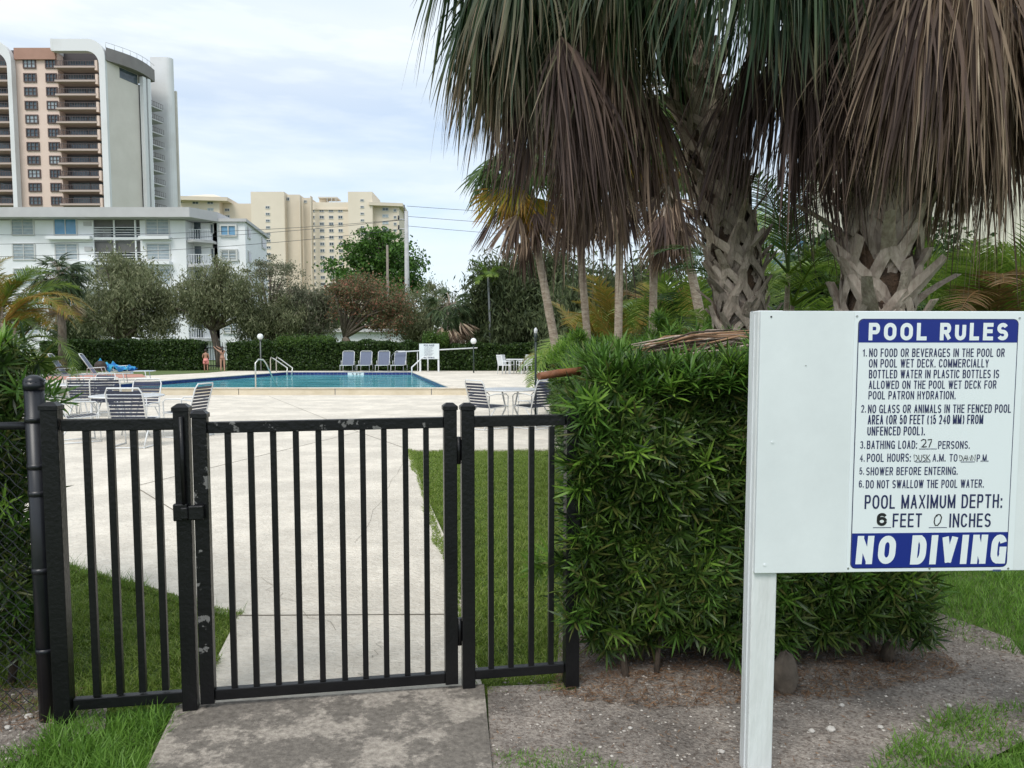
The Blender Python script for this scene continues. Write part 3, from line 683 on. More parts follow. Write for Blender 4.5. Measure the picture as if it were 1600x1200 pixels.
# roofs
MB().prism([(XB(578, D), D - 1), (XB(629, D), D + 2), (XB(627, D), D + 22), (XB(578, D), D + 22)], Z_(321, D), Z_(316, D)).build('roof', m_beige, be)
MB().prism([(XB(274, D), D + 1), (XB(352, D), D + 4), (XB(350, D), D + 26), (XB(274, D), D + 26)], Z_(311, D), Z_(305, D)).build('roof', m_beige, be)
hr = MB(); zz = Z_(305, D); hr.add([(XB(278, D), D + 3, zz), (XB(345, D), D + 5, zz), (XB(343, D), D + 24, zz), (XB(278, D), D + 24, zz), (XB(305, D), D + 12, Z_(295, D)), (XB(320, D), D + 12, Z_(295, D))],
    [(0, 1, 5, 4), (1, 2, 5), (2, 3, 4, 5), (3, 0, 4)]); hr.build('hip_roof', m_beige2, be)
MB().bx(XB(493, D), XB(503, D), D + 8, D + 14, Z_(316, D), Z_(303, D)).build('stair_head', m_beige2, be)
MB().bx(XB(493, D), XB(523, D), D + 6, D + 14, Z_(305, D), Z_(303, D)).build('roof_canopy', m_tgrey, be)
for p in (507, 514, 521): MB().bx(XB(p, D), XB(p + .8, D), D + 6, D + 6.5, Z_(316, D), Z_(305, D)).build('canopy_post', m_lframe, be)
MB().bx(XB(485, D), XB(546, D), D + 4.5, D + 5, Z_(325, D), Z_(323, D)).build('parapet_band', m_beige, be)
for p in (446, 470, 487): MB().bx(XB(p, D) - .15, XB(p, D) + .15, D - .2, D + 3, 0, Z_(306, D)).build('pilaster', m_beige, be)
fp = 10.45
def col(p, y0, n, dd, wpx=7, hpx=5, gm=m_glass):
    for i in range(n):
        py = y0 + i * fp
        if py > 530: break
        window(be, XB(p - wpx / 2, D + dd), XB(p + wpx / 2, D + dd), Z_(py + hpx / 2, D + dd), Z_(py - hpx / 2, D + dd), D + dd, m_lframe, gm if i % 3 else m_glass, 1, fw=.22, proud=.2)
col(420, 324, 17, 0, 7, 4.5); col(451, 311, 1, 3, 7, 6); col(479, 315, 1, 4, 5, 5)
for p in (489.5, 504, 518.5, 533): col(p, 329, 18, 5, 7.5, 5.5, m_screen if p < 500 else m_glass)
col(567, 313, 16, 0, 6, 4); col(603, 327, 14, 3, 10, 5.5, m_blind); col(618, 329, 12, 3, 5, 5)
for p in (346, 357): col(p, 328, 3, 10, 8, 5)
for p in (308, 331): col(p, 317, 3, 6, 10, 5, m_blind)
col(285, 315, 3, 6, 6, 4)
Bld(be).fix()

# ---- small buildings glimpsed on the right
D = 60.
b1 = empty('blue_white_building', (X_(1240, D), D, 0), 0, 'pale bluish building with flat ledges glimpsed between the two big palm trunks', 'building')
MB().bx(X_(1150, D), X_(1330, D), D, D + 10, 0, Z_(322, D)).build('wall', m_bluewhite, b1)
for py in (338, 362, 392, 425): MB().bx(X_(1148, D), X_(1332, D), D - .8, D, Z_(py + 4, D), Z_(py, D)).build('ledge', m_bwhite, b1)
for q in range(5):
    for py in (346, 374, 404): window(b1, X_(1165 + q * 33, D), X_(1188 + q * 33, D), Z_(py + 14, D), Z_(py, D), D, m_lframe, m_glassblue, 1, proud=.1)
Bld(b1).fix()
D = 26.
b2 = empty('cream_building', (X_(1560, D), D, 0), 0, 'plain cream wall of a building rising behind the palms at right edge', 'building')
MB().bx(X_(1462, D), X_(2100, D), D, D + 12, 0, Z_(150, D)).build('wall', m_cream, b2)
MB().bx(X_(1455, D), X_(2105, D), D - .4, D + 12.4, Z_(150, D), Z_(140, D)).build('roof', m_fascia, b2)
Bld(b2).fix()
D = 75.
b3 = empty('low_building', (X_(560, D), D, 0), 0, 'low white building with grey roof half hidden behind the trees in the middle', 'building')
MB().bx(X_(470, D), X_(640, D), D, D + 8, 0, Z_(519, D)).build('wall', m_bwhite, b3)
MB().prism([(X_(466, D), D - .6), (X_(644, D), D - .6), (X_(644, D), D + 8), (X_(466, D), D + 8)], Z_(519, D), Z_(514, D)).build('roof', m_fascia, b3)
Bld(b3).fix()

# ================================================================== UTILITY POLES AND WIRES
D = 70.
up = empty('utility_pole', (X_(637, D), D, 0), 0, 'tall pale grey concrete utility pole carrying overhead wires', 'utility pole')
MB().tube([(0, 0, 0), (0, 0, Z_(330, D))], [.26, .17], 10).build('pole', m_concpole, up)
MB().tube([(-.18, 0, Z_(345, D)), (-.18, 0, Z_(320, D))], .05, 6).build('pole_top', m_wire, up)
for py in (343, 358):
    MB().tube([(-.75, 0, Z_(py, D)), (.1, 0, Z_(py, D))], .06, 6).build('cross_arm', m_concpole, up)
    MB().tube([(-.7, 0, Z_(py, D)), (-.7, 0, Z_(py, D) + .35)], .08, 6).build('insulator', m_wire, up)
D = 76.
up2 = empty('wooden_pole', (X_(607, D), D, 0), 0, 'thin weathered wooden pole in front of the big green tree', 'utility pole')
MB().tube([(0, 0, 0), (0, 0, Z_(383, D))], [.17, .11], 8).build('pole', m_woodpole, up2)
def wire(name, a, b_, sag, lab):
    a, b_ = np.array(a), np.array(b_); pts = [a + (b_ - a) * s - np.array([0, 0, sag * 4 * s * (1 - s)]) for s in np.linspace(0, 1, 17)]
    tag(MB().tube(pts, .022, 4).build(name, m_wire), lab, 'overhead wire', 'overhead wires at the utility pole')
labs = [('highest overhead wire running left from the pole', 343, P(-60, 366, 62)), ('middle overhead wire running left from the pole', 343.5, P(-60, 382, 61)), ('lower overhead wire running left from the pole', 358, P(-60, 402, 60))]
for lb, py, e in labs: wire('overhead_wire', P(630, py, 70), e, .5, lb)
for lb, py, e in (('topmost thin wire running right from the pole', 322, P(1700, 345, 80)), ('second wire from top running right from the pole', 338, P(1700, 370, 80)), ('lowest wire running right from the pole', 353, P(1700, 395, 80))):
    wire('overhead_wire', P(636, py, 70), e, .9, lb)

# ================================================================== TREES
def tree(name, label, cat, base, clumps, leaf, mat, n, trunk_r=.2, hang=False, seed=1, lean=0, group=None, bark=None, fork=None):
    if 49 < base[1] < 60: n = int(n * .85); leaf *= .8
    """clumps: (x,y,z,rx,ry,rz) world; leaves on many small sub-clumps with gaps"""
    rg = np.random.default_rng(seed)
    t = empty(name, base, 0, label, cat, group); bx_, by_, bz_ = base
    vol = np.array([c[3] * c[4] * c[5] for c in clumps]); vol = vol / vol.sum()
    C = []; tips = []
    for c, v in zip(clumps, vol):
        ns = max(6, int(n * v / 120)); c = np.array(c)
        u = norm(rg.normal(size=(ns, 3))) * (rg.uniform(.3, 1.45, (ns, 1)) ** .6)
        sc_ = c[:3] - np.array(base) + u * c[3:]
        tips += list(sc_[rg.choice(ns, min(ns, 7), replace=False)])
        m_ = int(n * v / ns); r_ = .17 * min(c[3:]) + leaf * 1.1
        g_ = rg.normal(size=(ns, m_, 3)) * r_ * np.array([1, 1, 1.0 if hang else .6]) * rg.uniform(.5, 1.2, (ns, 1, 1))
        if hang: g_[..., 2] -= np.abs(rg.normal(size=(ns, m_))) * r_ * .8
        C.append((sc_[:, None, :] + g_).reshape(-1, 3))
    C = np.concatenate(C); k_ = len(C)
    if hang: d = norm(rg.normal(size=(k_, 3)) * np.array([.6, .6, .3]) + np.array([0, 0, -.8]))
    else: d = norm(rg.normal(size=(k_, 3)))
    Lf = leaf * rg.uniform(.6, 1.4, k_); V, Fq = leaf_quads(C, Lf * (1.8 if hang else 1.0), Lf * (.42 if hang else .6), d, norm(rg.normal(size=(k_, 3))))
    mk('crown', np_mesh('crown', V, Fq, mat), t)
    b = MB(); cz = np.mean([c[2] - c[5] * .6 for c in clumps]); fk = fork or max(.6, (cz - bz_) * .45)
    top = np.array([lean, 0, fk]); b.tube([(0, 0, -.1), (lean * .4, 0, fk * .5), top], [trunk_r * 1.3, trunk_r, trunk_r * .85], 8)
    for tp in tips:
        tp = np.array(tp); midp = top + (tp - top) * .5 + np.array([rg.normal() * .15, rg.normal() * .1, .12 * np.linalg.norm(tp - top)])
        b.tube([top, midp, tp], [trunk_r * .6, trunk_r * .3, trunk_r * .08], 5)
    b.build('trunk', bark or m_bark, t)
    return t
def cl(px, py, D, rpx, rpy, ry=None):
    p = P(px, py, D); s = D / 1200 * (.94 if D > 49 and D < 60 else 1); return (p[0], p[1], p[2], rpx * s, ry or rpx * s, rpy * s)
def gb(px, D, z=.19): return (X_(px, D), D, z)
T = 'trees beyond the hedges'
tree('ficus_tree', 'large bright green spreading tree beside the concrete utility pole', 'tree', gb(592, 86, 0), [cl(590, 395, 86, 45, 28), cl(555, 425, 86, 38, 18), cl(625, 425, 86, 34, 26), cl(590, 450, 86, 60, 18), cl(600, 378, 86, 20, 14)], .36, f_ficus, 20000, .5, seed=3, group=T)
tree('weeping_tree', 'grey-green weeping tree in front of the screened balconies', 'tree', gb(190, 50), [cl(200, 455, 50, 62, 45), cl(165, 490, 50, 38, 35), cl(235, 490, 50, 36, 38), cl(185, 415, 50, 34, 20)], .20, f_weep, 26000, .28, True, 4, group=T)
tree('weeping_tree', 'dark drooping tree right behind the small fan palm at left', 'tree', gb(140, 54), [cl(128, 505, 54, 30, 22), cl(110, 515, 54, 26, 18)], .2, f_weepd, 9000, .2, True, 44, group=T)
tree('weeping_tree', 'grey-green tree with forked trunk leaning over the gap in the hedge', 'tree', gb(345, 50), [cl(335, 455, 50, 48, 38), cl(375, 470, 50, 34, 42), cl(300, 480, 50, 26, 36), cl(350, 425, 50, 28, 18)], .18, f_weep, 20000, .25, True, 5, lean=-.5, group=T, fork=2.4)
tree('airy_tree', 'thin airy tree in front of the white wing, wall showing through', 'tree', gb(425, 53), [cl(430, 430, 53, 36, 28), cl(452, 455, 53, 20, 30), cl(405, 420, 53, 20, 18)], .15, f_airy, 6500, .18, False, 6, group=T)
tree('weeping_tree', 'dull green low tree behind the grey lamp post', 'tree', gb(425, 52), [cl(410, 500, 52, 36, 28), cl(440, 495, 52, 30, 26)], .19, f_weep, 13000, .22, True, 7, group=T, fork=1.2)
tree('weeping_tree', 'grey-green tree between the lamp post and the russet tree', 'tree', gb(490, 55), [cl(485, 490, 55, 42, 34), cl(515, 470, 55, 30, 20), cl(470, 470, 55, 24, 18)], .19, f_airy, 15000, .22, True, 8, group=T)
tree('russet_tree', 'green tree mottled with russet red foliage behind the loungers', 'tree', gb(560, 52), [cl(575, 470, 52, 50, 34), cl(545, 455, 52, 26, 26), cl(610, 490, 52, 34, 32)], .18, f_red, 18000, .25, False, 9, lean=-.9, group=T, fork=2.0)
tree('weeping_tree', 'grey-green tree just right of the concrete utility pole', 'tree', gb(655, 56), [cl(655, 490, 56, 30, 38), cl(680, 470, 56, 22, 26), cl(635, 505, 56, 20, 26)], .19, f_weep, 12000, .22, True, 10, group=T)
tree('pine_tree', 'wide dark feathery tree to the left of the slender palm trunks', 'tree', gb(820, 47), [cl(820, 450, 47, 62, 50), cl(770, 480, 47, 36, 48), cl(875, 460, 47, 42, 55), cl(830, 505, 47, 70, 36)], .21, f_weepd, 42000, .35, True, 11, group=T)
tree('pine_tree', 'dark feathery tree behind the base of the slender palm trunks', 'tree', gb(960, 40), [cl(950, 490, 40, 70, 60), cl(1040, 480, 40, 60, 70), cl(900, 500, 40, 40, 50)], .22, f_weepd, 26000, .35, True, 12, group=T)
tree('broadleaf_tree', 'dark leafy tree behind the right-hand palm trunk', 'tree', gb(1300, 22, 0), [cl(1320, 440, 22, 90, 60), cl(1220, 470, 22, 60, 40), cl(1150, 480, 22, 60, 40), cl(1420, 430, 22, 80, 60)], .16, f_arecad, 26000, .2, False, 13, group=T)
tree('broadleaf_tree', 'dark leafy tree in front of the cream wall at right edge', 'tree', gb(1560, 16, 0), [cl(1500, 465, 16, 60, 40), cl(1600, 460, 16, 70, 42), cl(1720, 460, 16, 80, 50)], .13, f_hedge, 26000, .2, False, 14, group=T)
# low far treeline closing the horizon
def leafmass(name, boxes, leaf, n, mat, seed=1, core=None):
    rg = np.random.default_rng(seed); Cs = []
    tot = sum((b[1] - b[0]) for b in boxes)
    for (x0, x1, y0, y1, z0, z1) in boxes:
        m_ = int(n * (x1 - x0) / tot); x = rg.uniform(x0, x1, m_)
        h = z1 - z0; prof = z1 - h * .35 * (.5 + .5 * np.sin(x * .7 + y0) * np.sin(x * .23))
        z = z0 + (prof - z0) * rg.uniform(0, 1, m_) ** .6; Cs.append(np.stack([x, rg.uniform(y0, y1, m_), z], 1))
    C = np.concatenate(Cs); k_ = len(C); Lf = leaf * rg.uniform(.6, 1.4, k_)
    V, Fq = leaf_quads(C, Lf, Lf * .7, norm(rg.normal(size=(k_, 3))), norm(rg.normal(size=(k_, 3))))
    return mk(name, np_mesh(name, V, Fq, mat))
tl = leafmass('distant_treeline', [(-60, 120, 112, 118, 0, 8.5), (-6, 60, 66, 69, 0, 5), (10, 70, 50, 53, 0, 6)], .8, 30000, f_hedge, 3)
tag(tl, 'continuous mass of far green trees along the horizon', 'treeline', kind='stuff')

# ---- far hedges
def box_hedge(name, label, x0, x1, y0, y1, z0, z1, mat, n, leaf, seed, group):
    rg = np.random.default_rng(seed); h = empty(name, ((x0 + x1) / 2, (y0 + y1) / 2, z0), 0, label, 'hedge', group)
    lx, ly, lz = (x1 - x0) / 2, (y1 - y0) / 2, z1 - z0
    c = MB().bx(-lx + .25, lx - .25, -ly + .25, ly - .25, 0.05, lz - .22).build('shade_core', m_core, h)  # added solid block, painted dark as the shade behind the leaves
    A = np.array([2 * lx * lz, 2 * lx * 2 * ly, 2 * ly * lz * 2]); A = A / A.sum(); k_ = (A * n).astype(int)
    P1 = np.stack([rg.uniform(-lx, lx, k_[0]), np.full(k_[0], -ly) + rg.uniform(0, .28, k_[0]) ** 1, rg.uniform(0, lz, k_[0])], 1)
    P2 = np.stack([rg.uniform(-lx, lx, k_[1]), rg.uniform(-ly, ly, k_[1]), lz - rg.uniform(0, .2, k_[1])], 1)
    sg = rg.choice([-1, 1], k_[2]); P3 = np.stack([sg * (lx - rg.uniform(0, .25, k_[2])), rg.uniform(-ly, ly, k_[2]), rg.uniform(0, lz, k_[2])], 1)
    C = np.concatenate([P1, P2, P3])
    wob = .07 * np.sin(C[:, 0] * 2.1 + seed) + .05 * np.sin(C[:, 0] * 5.3) + .04 * np.sin(C[:, 2] * 6)
    C[:, 1] -= wob; C[:, 2] += wob * .9 * (C[:, 2] / lz) + rg.normal(size=len(C)) * .03
    kk = len(C); Lf = leaf * rg.uniform(.6, 1.5, kk)
    V, Fq = leaf_quads(C, Lf, Lf * .55, norm(rg.normal(size=(kk, 3)) + np.array([0, -.2, .3])), norm(rg.normal(size=(kk, 3)) + np.array([0, -1, .5])))
    mk('foliage', np_mesh('foliage', V, Fq, mat), h)
    return h
HG = 'clipped hedges round the pool lawn'
HD = 43.
box_hedge('hedge', 'long clipped dark green hedge left of the gap where the two bathers stand', X_(62, HD), X_(309, HD), HD, HD + 1.4, .19, Z_(532, HD), f_hedge, 30000, .13, 1, HG)
box_hedge('hedge', 'long clipped hedge behind the row of four loungers', X_(353, HD), X_(640, HD), HD, HD + 1.4, .19, Z_(533.5, HD), f_hedge, 34000, .13, 2, HG)
box_hedge('hedge', 'darker hedge behind the far white table and round lamp', X_(640, HD), X_(890, HD), HD + .2, HD + 1.6, .19, Z_(538, HD), f_hedge, 26000, .13, 3, HG)
# yellow-green new growth along the hedge top
rg = np.random.default_rng(5)
for lab, a, b_, py in (('yellow-green new shoots along the top of the hedge behind the lamp post', 430, 520, 534), ('bright green shrub in the flower bed at the left end of the left hedge', 64, 110, 545), ('bright yellow-green shrub between far fan palm and hedge', 660, 700, 530)):
    n_ = 5000; x = rg.uniform(X_(a, HD), X_(b_, HD), n_); z = Z_(py, HD) + rg.normal(size=n_) * .16; y = HD + .5 + rg.normal(size=n_) * .35
    base = (X_((a + b_) / 2, HD), HD + .5, .19); C = np.stack([x, y, z], 1) - np.array(base)
    V, Fq = leaf_quads(C, rg.uniform(.07, .18, n_), rg.uniform(.04, .08, n_), norm(rg.normal(size=(n_, 3))), norm(rg.normal(size=(n_, 3))))
    s_ = empty('shrub', base, 0, lab, 'shrub'); mk('foliage', np_mesh('foliage', V, Fq, f_hedgeb), s_)
    q = MB()
    for j in range(8): q.tube([(rg.normal() * .5, 0, 0), (rg.normal() * .9, 0, Z_(py, HD) - .19)], [.03, .01], 4)
    q.build('stem', m_bark, s_)
# metal fence in the hedge gap
mf = empty('picket_fence', (X_(330, HD), HD + .8, .19), 0, 'thin black metal picket fence closing the gap in the hedge', 'fence')
for zz in (.25, 1.25): MB().bx(-.95, .95, -.02, .02, zz, zz + .05).build('rail', m_black, mf)
for j in range(14):
    MB().bx(-.93 + j * .14, -.905 + j * .14, -.015, .015, .05, 1.6).build('picket', m_black, mf)

# ================================================================== PALM PARTS
def fan_mesh(name, mat, pet, blade, nseg, spread, start_el, droop_p, droop_b, width, seed, wobble=.06, pet_r=.014, hubfold=.3, petmat=None, k=7, matidx=0):
    """palm fan in local coords: petiole leaves the origin along +X at elevation start_el, bends down, blade of free segments"""
    rg = np.random.default_rng(seed)
    d = np.array([math.cos(start_el), rg.normal() * .06, math.sin(start_el)]); p = np.zeros(3); pts = [p.copy()]
    kp = 6
    for i in range(kp):
        d = norm(d + np.array([0, 0, -1]) * droop_p / kp); p = p + d * pet / kp; pts.append(p.copy())
    pts = np.array(pts)
    side = norm(np.cross(d, [0, 0, 1]) + np.array([0, 1e-6, 0])); up = norm(np.cross(side, d)); up = up if up[2] > -.2 else up
    a = np.linspace(-spread, spread, nseg) + rg.normal(size=nseg) * .04
    fold = hubfold * np.abs(np.sin(a))
    dirs = norm(np.cos(a)[:, None] * d + np.sin(a)[:, None] * side - fold[:, None] * up + rg.normal(size=(nseg, 3)) * wobble)
    Ls = blade * (.72 + .28 * np.cos(a)) * (rg.uniform(.8, 1.08, nseg) if nseg < 44 else rg.uniform(.55, 1.12, nseg))
    Pp = np.zeros((nseg, k, 3)); W = np.zeros((nseg, k)); S = np.zeros((nseg, k, 3)); T_ = np.zeros((nseg, k))
    cur = pts[-1] + dirs * .02; dr = dirs.copy(); dq = droop_b * rg.uniform(.6, 1.5, nseg); curl = rg.normal(size=(nseg, 3)) * wobble * .9
    tw_ = rg.normal(size=nseg) * .9; wv = rg.choice([.35, .6, 1.0, 1.3], nseg, p=[.25, .25, .35, .15]) * rg.uniform(.85, 1.15, nseg) if nseg > 30 else np.ones(nseg)
    for j in range(k):
        s_ = j / (k - 1); Pp[:, j] = cur
        W[:, j] = width * (1 - s_ ** 2.2) * (.45 + .55 * min(1, s_ * 5)) * wv + .0012
        ss = norm(np.cross(dr, up)); bb = np.cross(dr, ss); th = tw_ * s_
        S[:, j] = norm(ss * np.cos(th)[:, None] + bb * np.sin(th)[:, None]); T_[:, j] = s_
        dr = norm(dr + np.array([0, 0, -1]) * (dq * (.3 + 1.4 * s_) / k)[:, None] + curl / k * 2)
        cur = cur + dr * (Ls / (k - 1))[:, None]
    V, Fq = ribbon(Pp, W, S); T_ = np.repeat(T_[..., None], 2, 2).reshape(-1)
    # petiole as a triangular prism
    kpt = len(pts); ring_ = []
    for i in range(kpt):
        dd = norm(pts[min(i + 1, kpt - 1)] - pts[max(i - 1, 0)]); s1 = norm(np.cross(dd, [0, 0, 1]) + 1e-6); u1 = np.cross(s1, dd); r_ = pet_r * (1.5 - .8 * i / (kpt - 1))
        ring_ += [pts[i] + s1 * r_ * 1.3, pts[i] + u1 * r_ * .6, pts[i] - s1 * r_ * 1.3, pts[i] - u1 * r_ * .6]
    Vp = np.array(ring_); Fp = np.array([[i * 4 + j, i * 4 + (j + 1) % 4, (i + 1) * 4 + (j + 1) % 4, (i + 1) * 4 + j] for i in range(kpt - 1) for j in range(4)])
    VV, FF, TT = merge([(V, Fq, T_), (Vp, Fp, np.zeros(len(Vp)))])
    mi = np.concatenate([np.zeros(len(Fq)), np.ones(len(Fp))])
    return np_mesh(name, VV, FF, [mat, petmat or m_bootB], False, TT, mi)

def feather_mesh(name, mat, length, el, droop, leaflet, nl, width, seed, spread=1.0, k=4):
    rg = np.random.default_rng(seed); d = np.array([math.cos(el), 0, math.sin(el)]); p = np.zeros(3); n_ = 16; pts = [p.copy()]; ds = [d.copy()]
    for i in range(n_):
        d = norm(d + np.array([0, 0, -1]) * droop / n_ * (.3 + 1.4 * i / n_)); p = p + d * length / n_; pts.append(p.copy()); ds.append(d.copy())
    pts = np.array(pts); ds = np.array(ds)
    s_ = np.linspace(.16, .99, nl); idx = s_ * n_; i0 = np.minimum(idx.astype(int), n_ - 1); fr = (idx - i0)[:, None]
    c = pts[i0] * (1 - fr) + pts[i0 + 1] * fr; dd = norm(ds[i0] * (1 - fr) + ds[i0 + 1] * fr)
    sd = np.array([0., 1, 0]); out_ = []
    for sg in (-1, 1):
        u = np.cross(dd, sd) * -1.0
        dr = norm(dd * .75 + sg * sd * spread + np.abs(np.cross(sd, dd)) * 0 + np.array([0, 0, .25]) + rg.normal(size=(nl, 3)) * .08)
        Ls = leaflet * np.sin(np.pi * (.18 + .75 * s_)) ** .6 * rg.uniform(.85, 1.1, nl)
        Pp = np.zeros((nl, k, 3)); W = np.zeros((nl, k)); S = np.zeros((nl, k, 3)); cur = c.copy()
        for j in range(k):
            q = j / (k - 1); Pp[:, j] = cur; W[:, j] = width * (1 - q ** 2) * (.6 + .4 * min(1, q * 4)) + .001
            S[:, j] = norm(np.cross(dr, norm(np.cross(dd, dr)))); dr = norm(dr + np.array([0, 0, -1]) * .45 / k * (1 + q)); cur = cur + dr * (Ls / (k - 1))[:, None]
        V, Fq = ribbon(Pp, W, S); out_.append((V, Fq))
    ring_ = []; 
    for i in range(n_ + 1):
        r_ = .012 * length * (1.1 - i / n_) + .001; u1 = norm(np.cross(ds[i], [0, 1, 0])); s1 = np.array([0, 1., 0])
        ring_ += [pts[i] + s1 * r_, pts[i] + u1 * r_, pts[i] - s1 * r_, pts[i] - u1 * r_]
    Vp = np.array(ring_); Fp = np.array([[i * 4 + j, i * 4 + (j + 1) % 4, (i + 1) * 4 + (j + 1) % 4, (i + 1) * 4 + j] for i in range(n_) for j in range(4)])
    out_.append((Vp, Fp)); V, Fq, _ = merge(out_)
    return np_mesh(name, V, Fq, mat)

# ---- two big cabbage palms in the foreground
def variants(n, **kw):
    out_ = []; e0, b0 = kw['start_el'], kw['blade']
    for i in range(n):
        kw['start_el'] = e0 + .16 * (i - n / 2); kw['blade'] = b0 * (.88 + .07 * ((i * 3) % 5))
        out_.append(fan_mesh('frond', seed=17 * i + int(kw['width'] * 1e4) + int(kw['pet'] * 100), **kw))
    return out_
v_green = variants(4, mat=f_sabal, pet=.95, blade=1.05, nseg=50, spread=1.35, start_el=.55, droop_p=1.5, droop_b=1.4, width=.026, hubfold=.5)
v_greenlow = variants(4, mat=f_sabal, pet=1.0, blade=1.1, nseg=54, spread=1.2, start_el=-.05, droop_p=2.0, droop_b=3.0, width=.025, hubfold=.5)
v_half = variants(5, mat=f_half, pet=1.15, blade=1.1, nseg=56, spread=1.0, start_el=-.35, droop_p=2.6, droop_b=3.6, width=.024, hubfold=.4, wobble=.12)
v_dead = variants(5, mat=f_dead, pet=1.35, blade=1.1, nseg=60, spread=.75, start_el=-.75, droop_p=3.2, droop_b=5.5, width=.021, hubfold=.3, wobble=.20)
v_pale = variants(5, mat=f_deadpale, pet=1.25, blade=1.15, nseg=58, spread=.75, start_el=-.6, droop_p=3.0, droop_b=5.0, width=.019, hubfold=.35, wobble=.20)
v_dark = variants(4, mat=f_deaddark, pet=1.3, blade=1.1, nseg=60, spread=.65, start_el=-.9, droop_p=3.0, droop_b=5.5, width=.018, hubfold=.35, wobble=.17)

v_darkw = variants(4, mat=f_deaddark, pet=1.25, blade=1.05, nseg=60, spread=.65, start_el=-.45, droop_p=3.4, droop_b=5.5, width=.0185, hubfold=.35, wobble=.17)
def boot_mesh(Rt, arm, stub, wd, out_a, seed, th=.02):
    """inverted V split leaf base hugging a trunk of radius Rt, centred on angle 0 (+X)"""
    rg = np.random.default_rng(seed); b = MB()
    def strap(pts, ws, th):
        vs_, fs_ = [], []; k = len(pts)
        for i, (p, w_) in enumerate(zip(pts, ws)):
            dd = norm(pts[min(i + 1, k - 1)] - pts[max(i - 1, 0)]); rad = norm(np.array([p[0], p[1], 0.])); s_ = norm(np.cross(dd, rad))
            vs_ += [p - s_ * w_ / 2, p + rad * th * .6, p + s_ * w_ / 2, p - rad * th]
        for i in range(k - 1):
            for j in range(4): fs_.append((i * 4 + j, i * 4 + (j + 1) % 4, (i + 1) * 4 + (j + 1) % 4, (i + 1) * 4 + j))
        fs_ += [(0, 1, 2, 3), tuple((k - 1) * 4 + j for j in (3, 2, 1, 0))]
        b.add(vs_, fs_)
    apex = np.array([Rt + .045, 0, 0])
    for sg in (-1, 1):
        pts = []; ws = []
        for i in range(6):
            s_ = i / 5; ph = sg * s_ * arm / Rt * .55; r_ = Rt + .045 * (1 - s_) + .008; pts.append(np.array([r_ * math.cos(ph), r_ * math.sin(ph), -s_ * arm])); ws.append(wd * (.62 + .2 * s_))
        strap(pts, ws, th)
    pts = [apex + np.array([-.01, 0, -.05])]; ws = [wd * .9]; d = np.array([math.sin(out_a), rg.normal() * .15, math.cos(out_a)]); p = apex.copy()
    for i in range(4):
        pts.append(p.copy()); ws.append(wd * (.88 - .12 * i)); d = norm(d + np.array([.12 * rg.normal() + .04, rg.normal() * .08, 0])); p = p + d * stub / 3
    strap(pts, ws, th * 1.2)
    return b.mesh('leaf_base', m_boot)

def palm_trunk(t, pts, rad, matn=m_fibre, name='trunk'):
    return MB().tube([np.array(p) - np.array(t.location) for p in pts], rad, 14).build(name, matn, t)
def along(pts, s):
    pts = [np.array(p) for p in pts]; d = [np.linalg.norm(b - a) for a, b in zip(pts, pts[1:])]; tot = sum(d); x = s * tot
    for i, q in enumerate(d):
        if x <= q or i == len(d) - 1: return pts[i] + (pts[i + 1] - pts[i]) * (x / q), norm(pts[i + 1] - pts[i]), tot
        x -= q
PG = 'big cabbage palms behind the sign'
def plank_mesh(Rt, side, ln, wd, out_a, seed):
    rg = np.random.default_rng(seed); b = MB(); k = 7; vs_, fs_ = [], []
    p = np.array([Rt * .95, 0, 0.]); d = norm(np.array([out_a * .4, side * .85, .9]))
    for i in range(k):
        rad_ = norm(np.array([p[0], p[1], 0.])); lat = norm(np.cross(d, rad_)); w_ = wd * (1.15 - .5 * i / (k - 1)) * rg.uniform(.93, 1.07); th = .022 * (1.2 - .5 * i / k)
        vs_ += [p - lat * w_ / 2, p + rad_ * th, p + lat * w_ / 2, p - rad_ * th * .6]
        tang = np.array([-rad_[1], rad_[0], 0.]); d = norm(np.array([0, 0, .85]) + side * tang * (.8 - .35 * i / k) + rad_ * (out_a * (.15 + 1.0 * i / k))); p = p + d * ln / (k - 1)
    for i in range(k - 1):
        for j in range(4): fs_.append((i * 4 + j, i * 4 + (j + 1) % 4, (i + 1) * 4 + (j + 1) % 4, (i + 1) * 4 + j))
    fs_ += [(0, 1, 2, 3), tuple((k - 1) * 4 + j for j in (3, 2, 1, 0))]
    b.add(vs_, fs_); return b.mesh('leaf_base', m_bootB)
def add_planks(t, pts, vars_, n, s0, s1, seed):
    rg = np.random.default_rng(seed)
    for i in range(n):
        c, d, _ = along(pts, s0 + (s1 - s0) * i / n); o = mk('leaf_base', vars_[i % len(vars_)], t); o.location = c - np.array(t.location)
        o.rotation_euler = (rg.normal() * .05, rg.normal() * .05, i * 2.39996 + rg.normal() * .2); o.scale = (1, 1, rg.uniform(.85, 1.2))
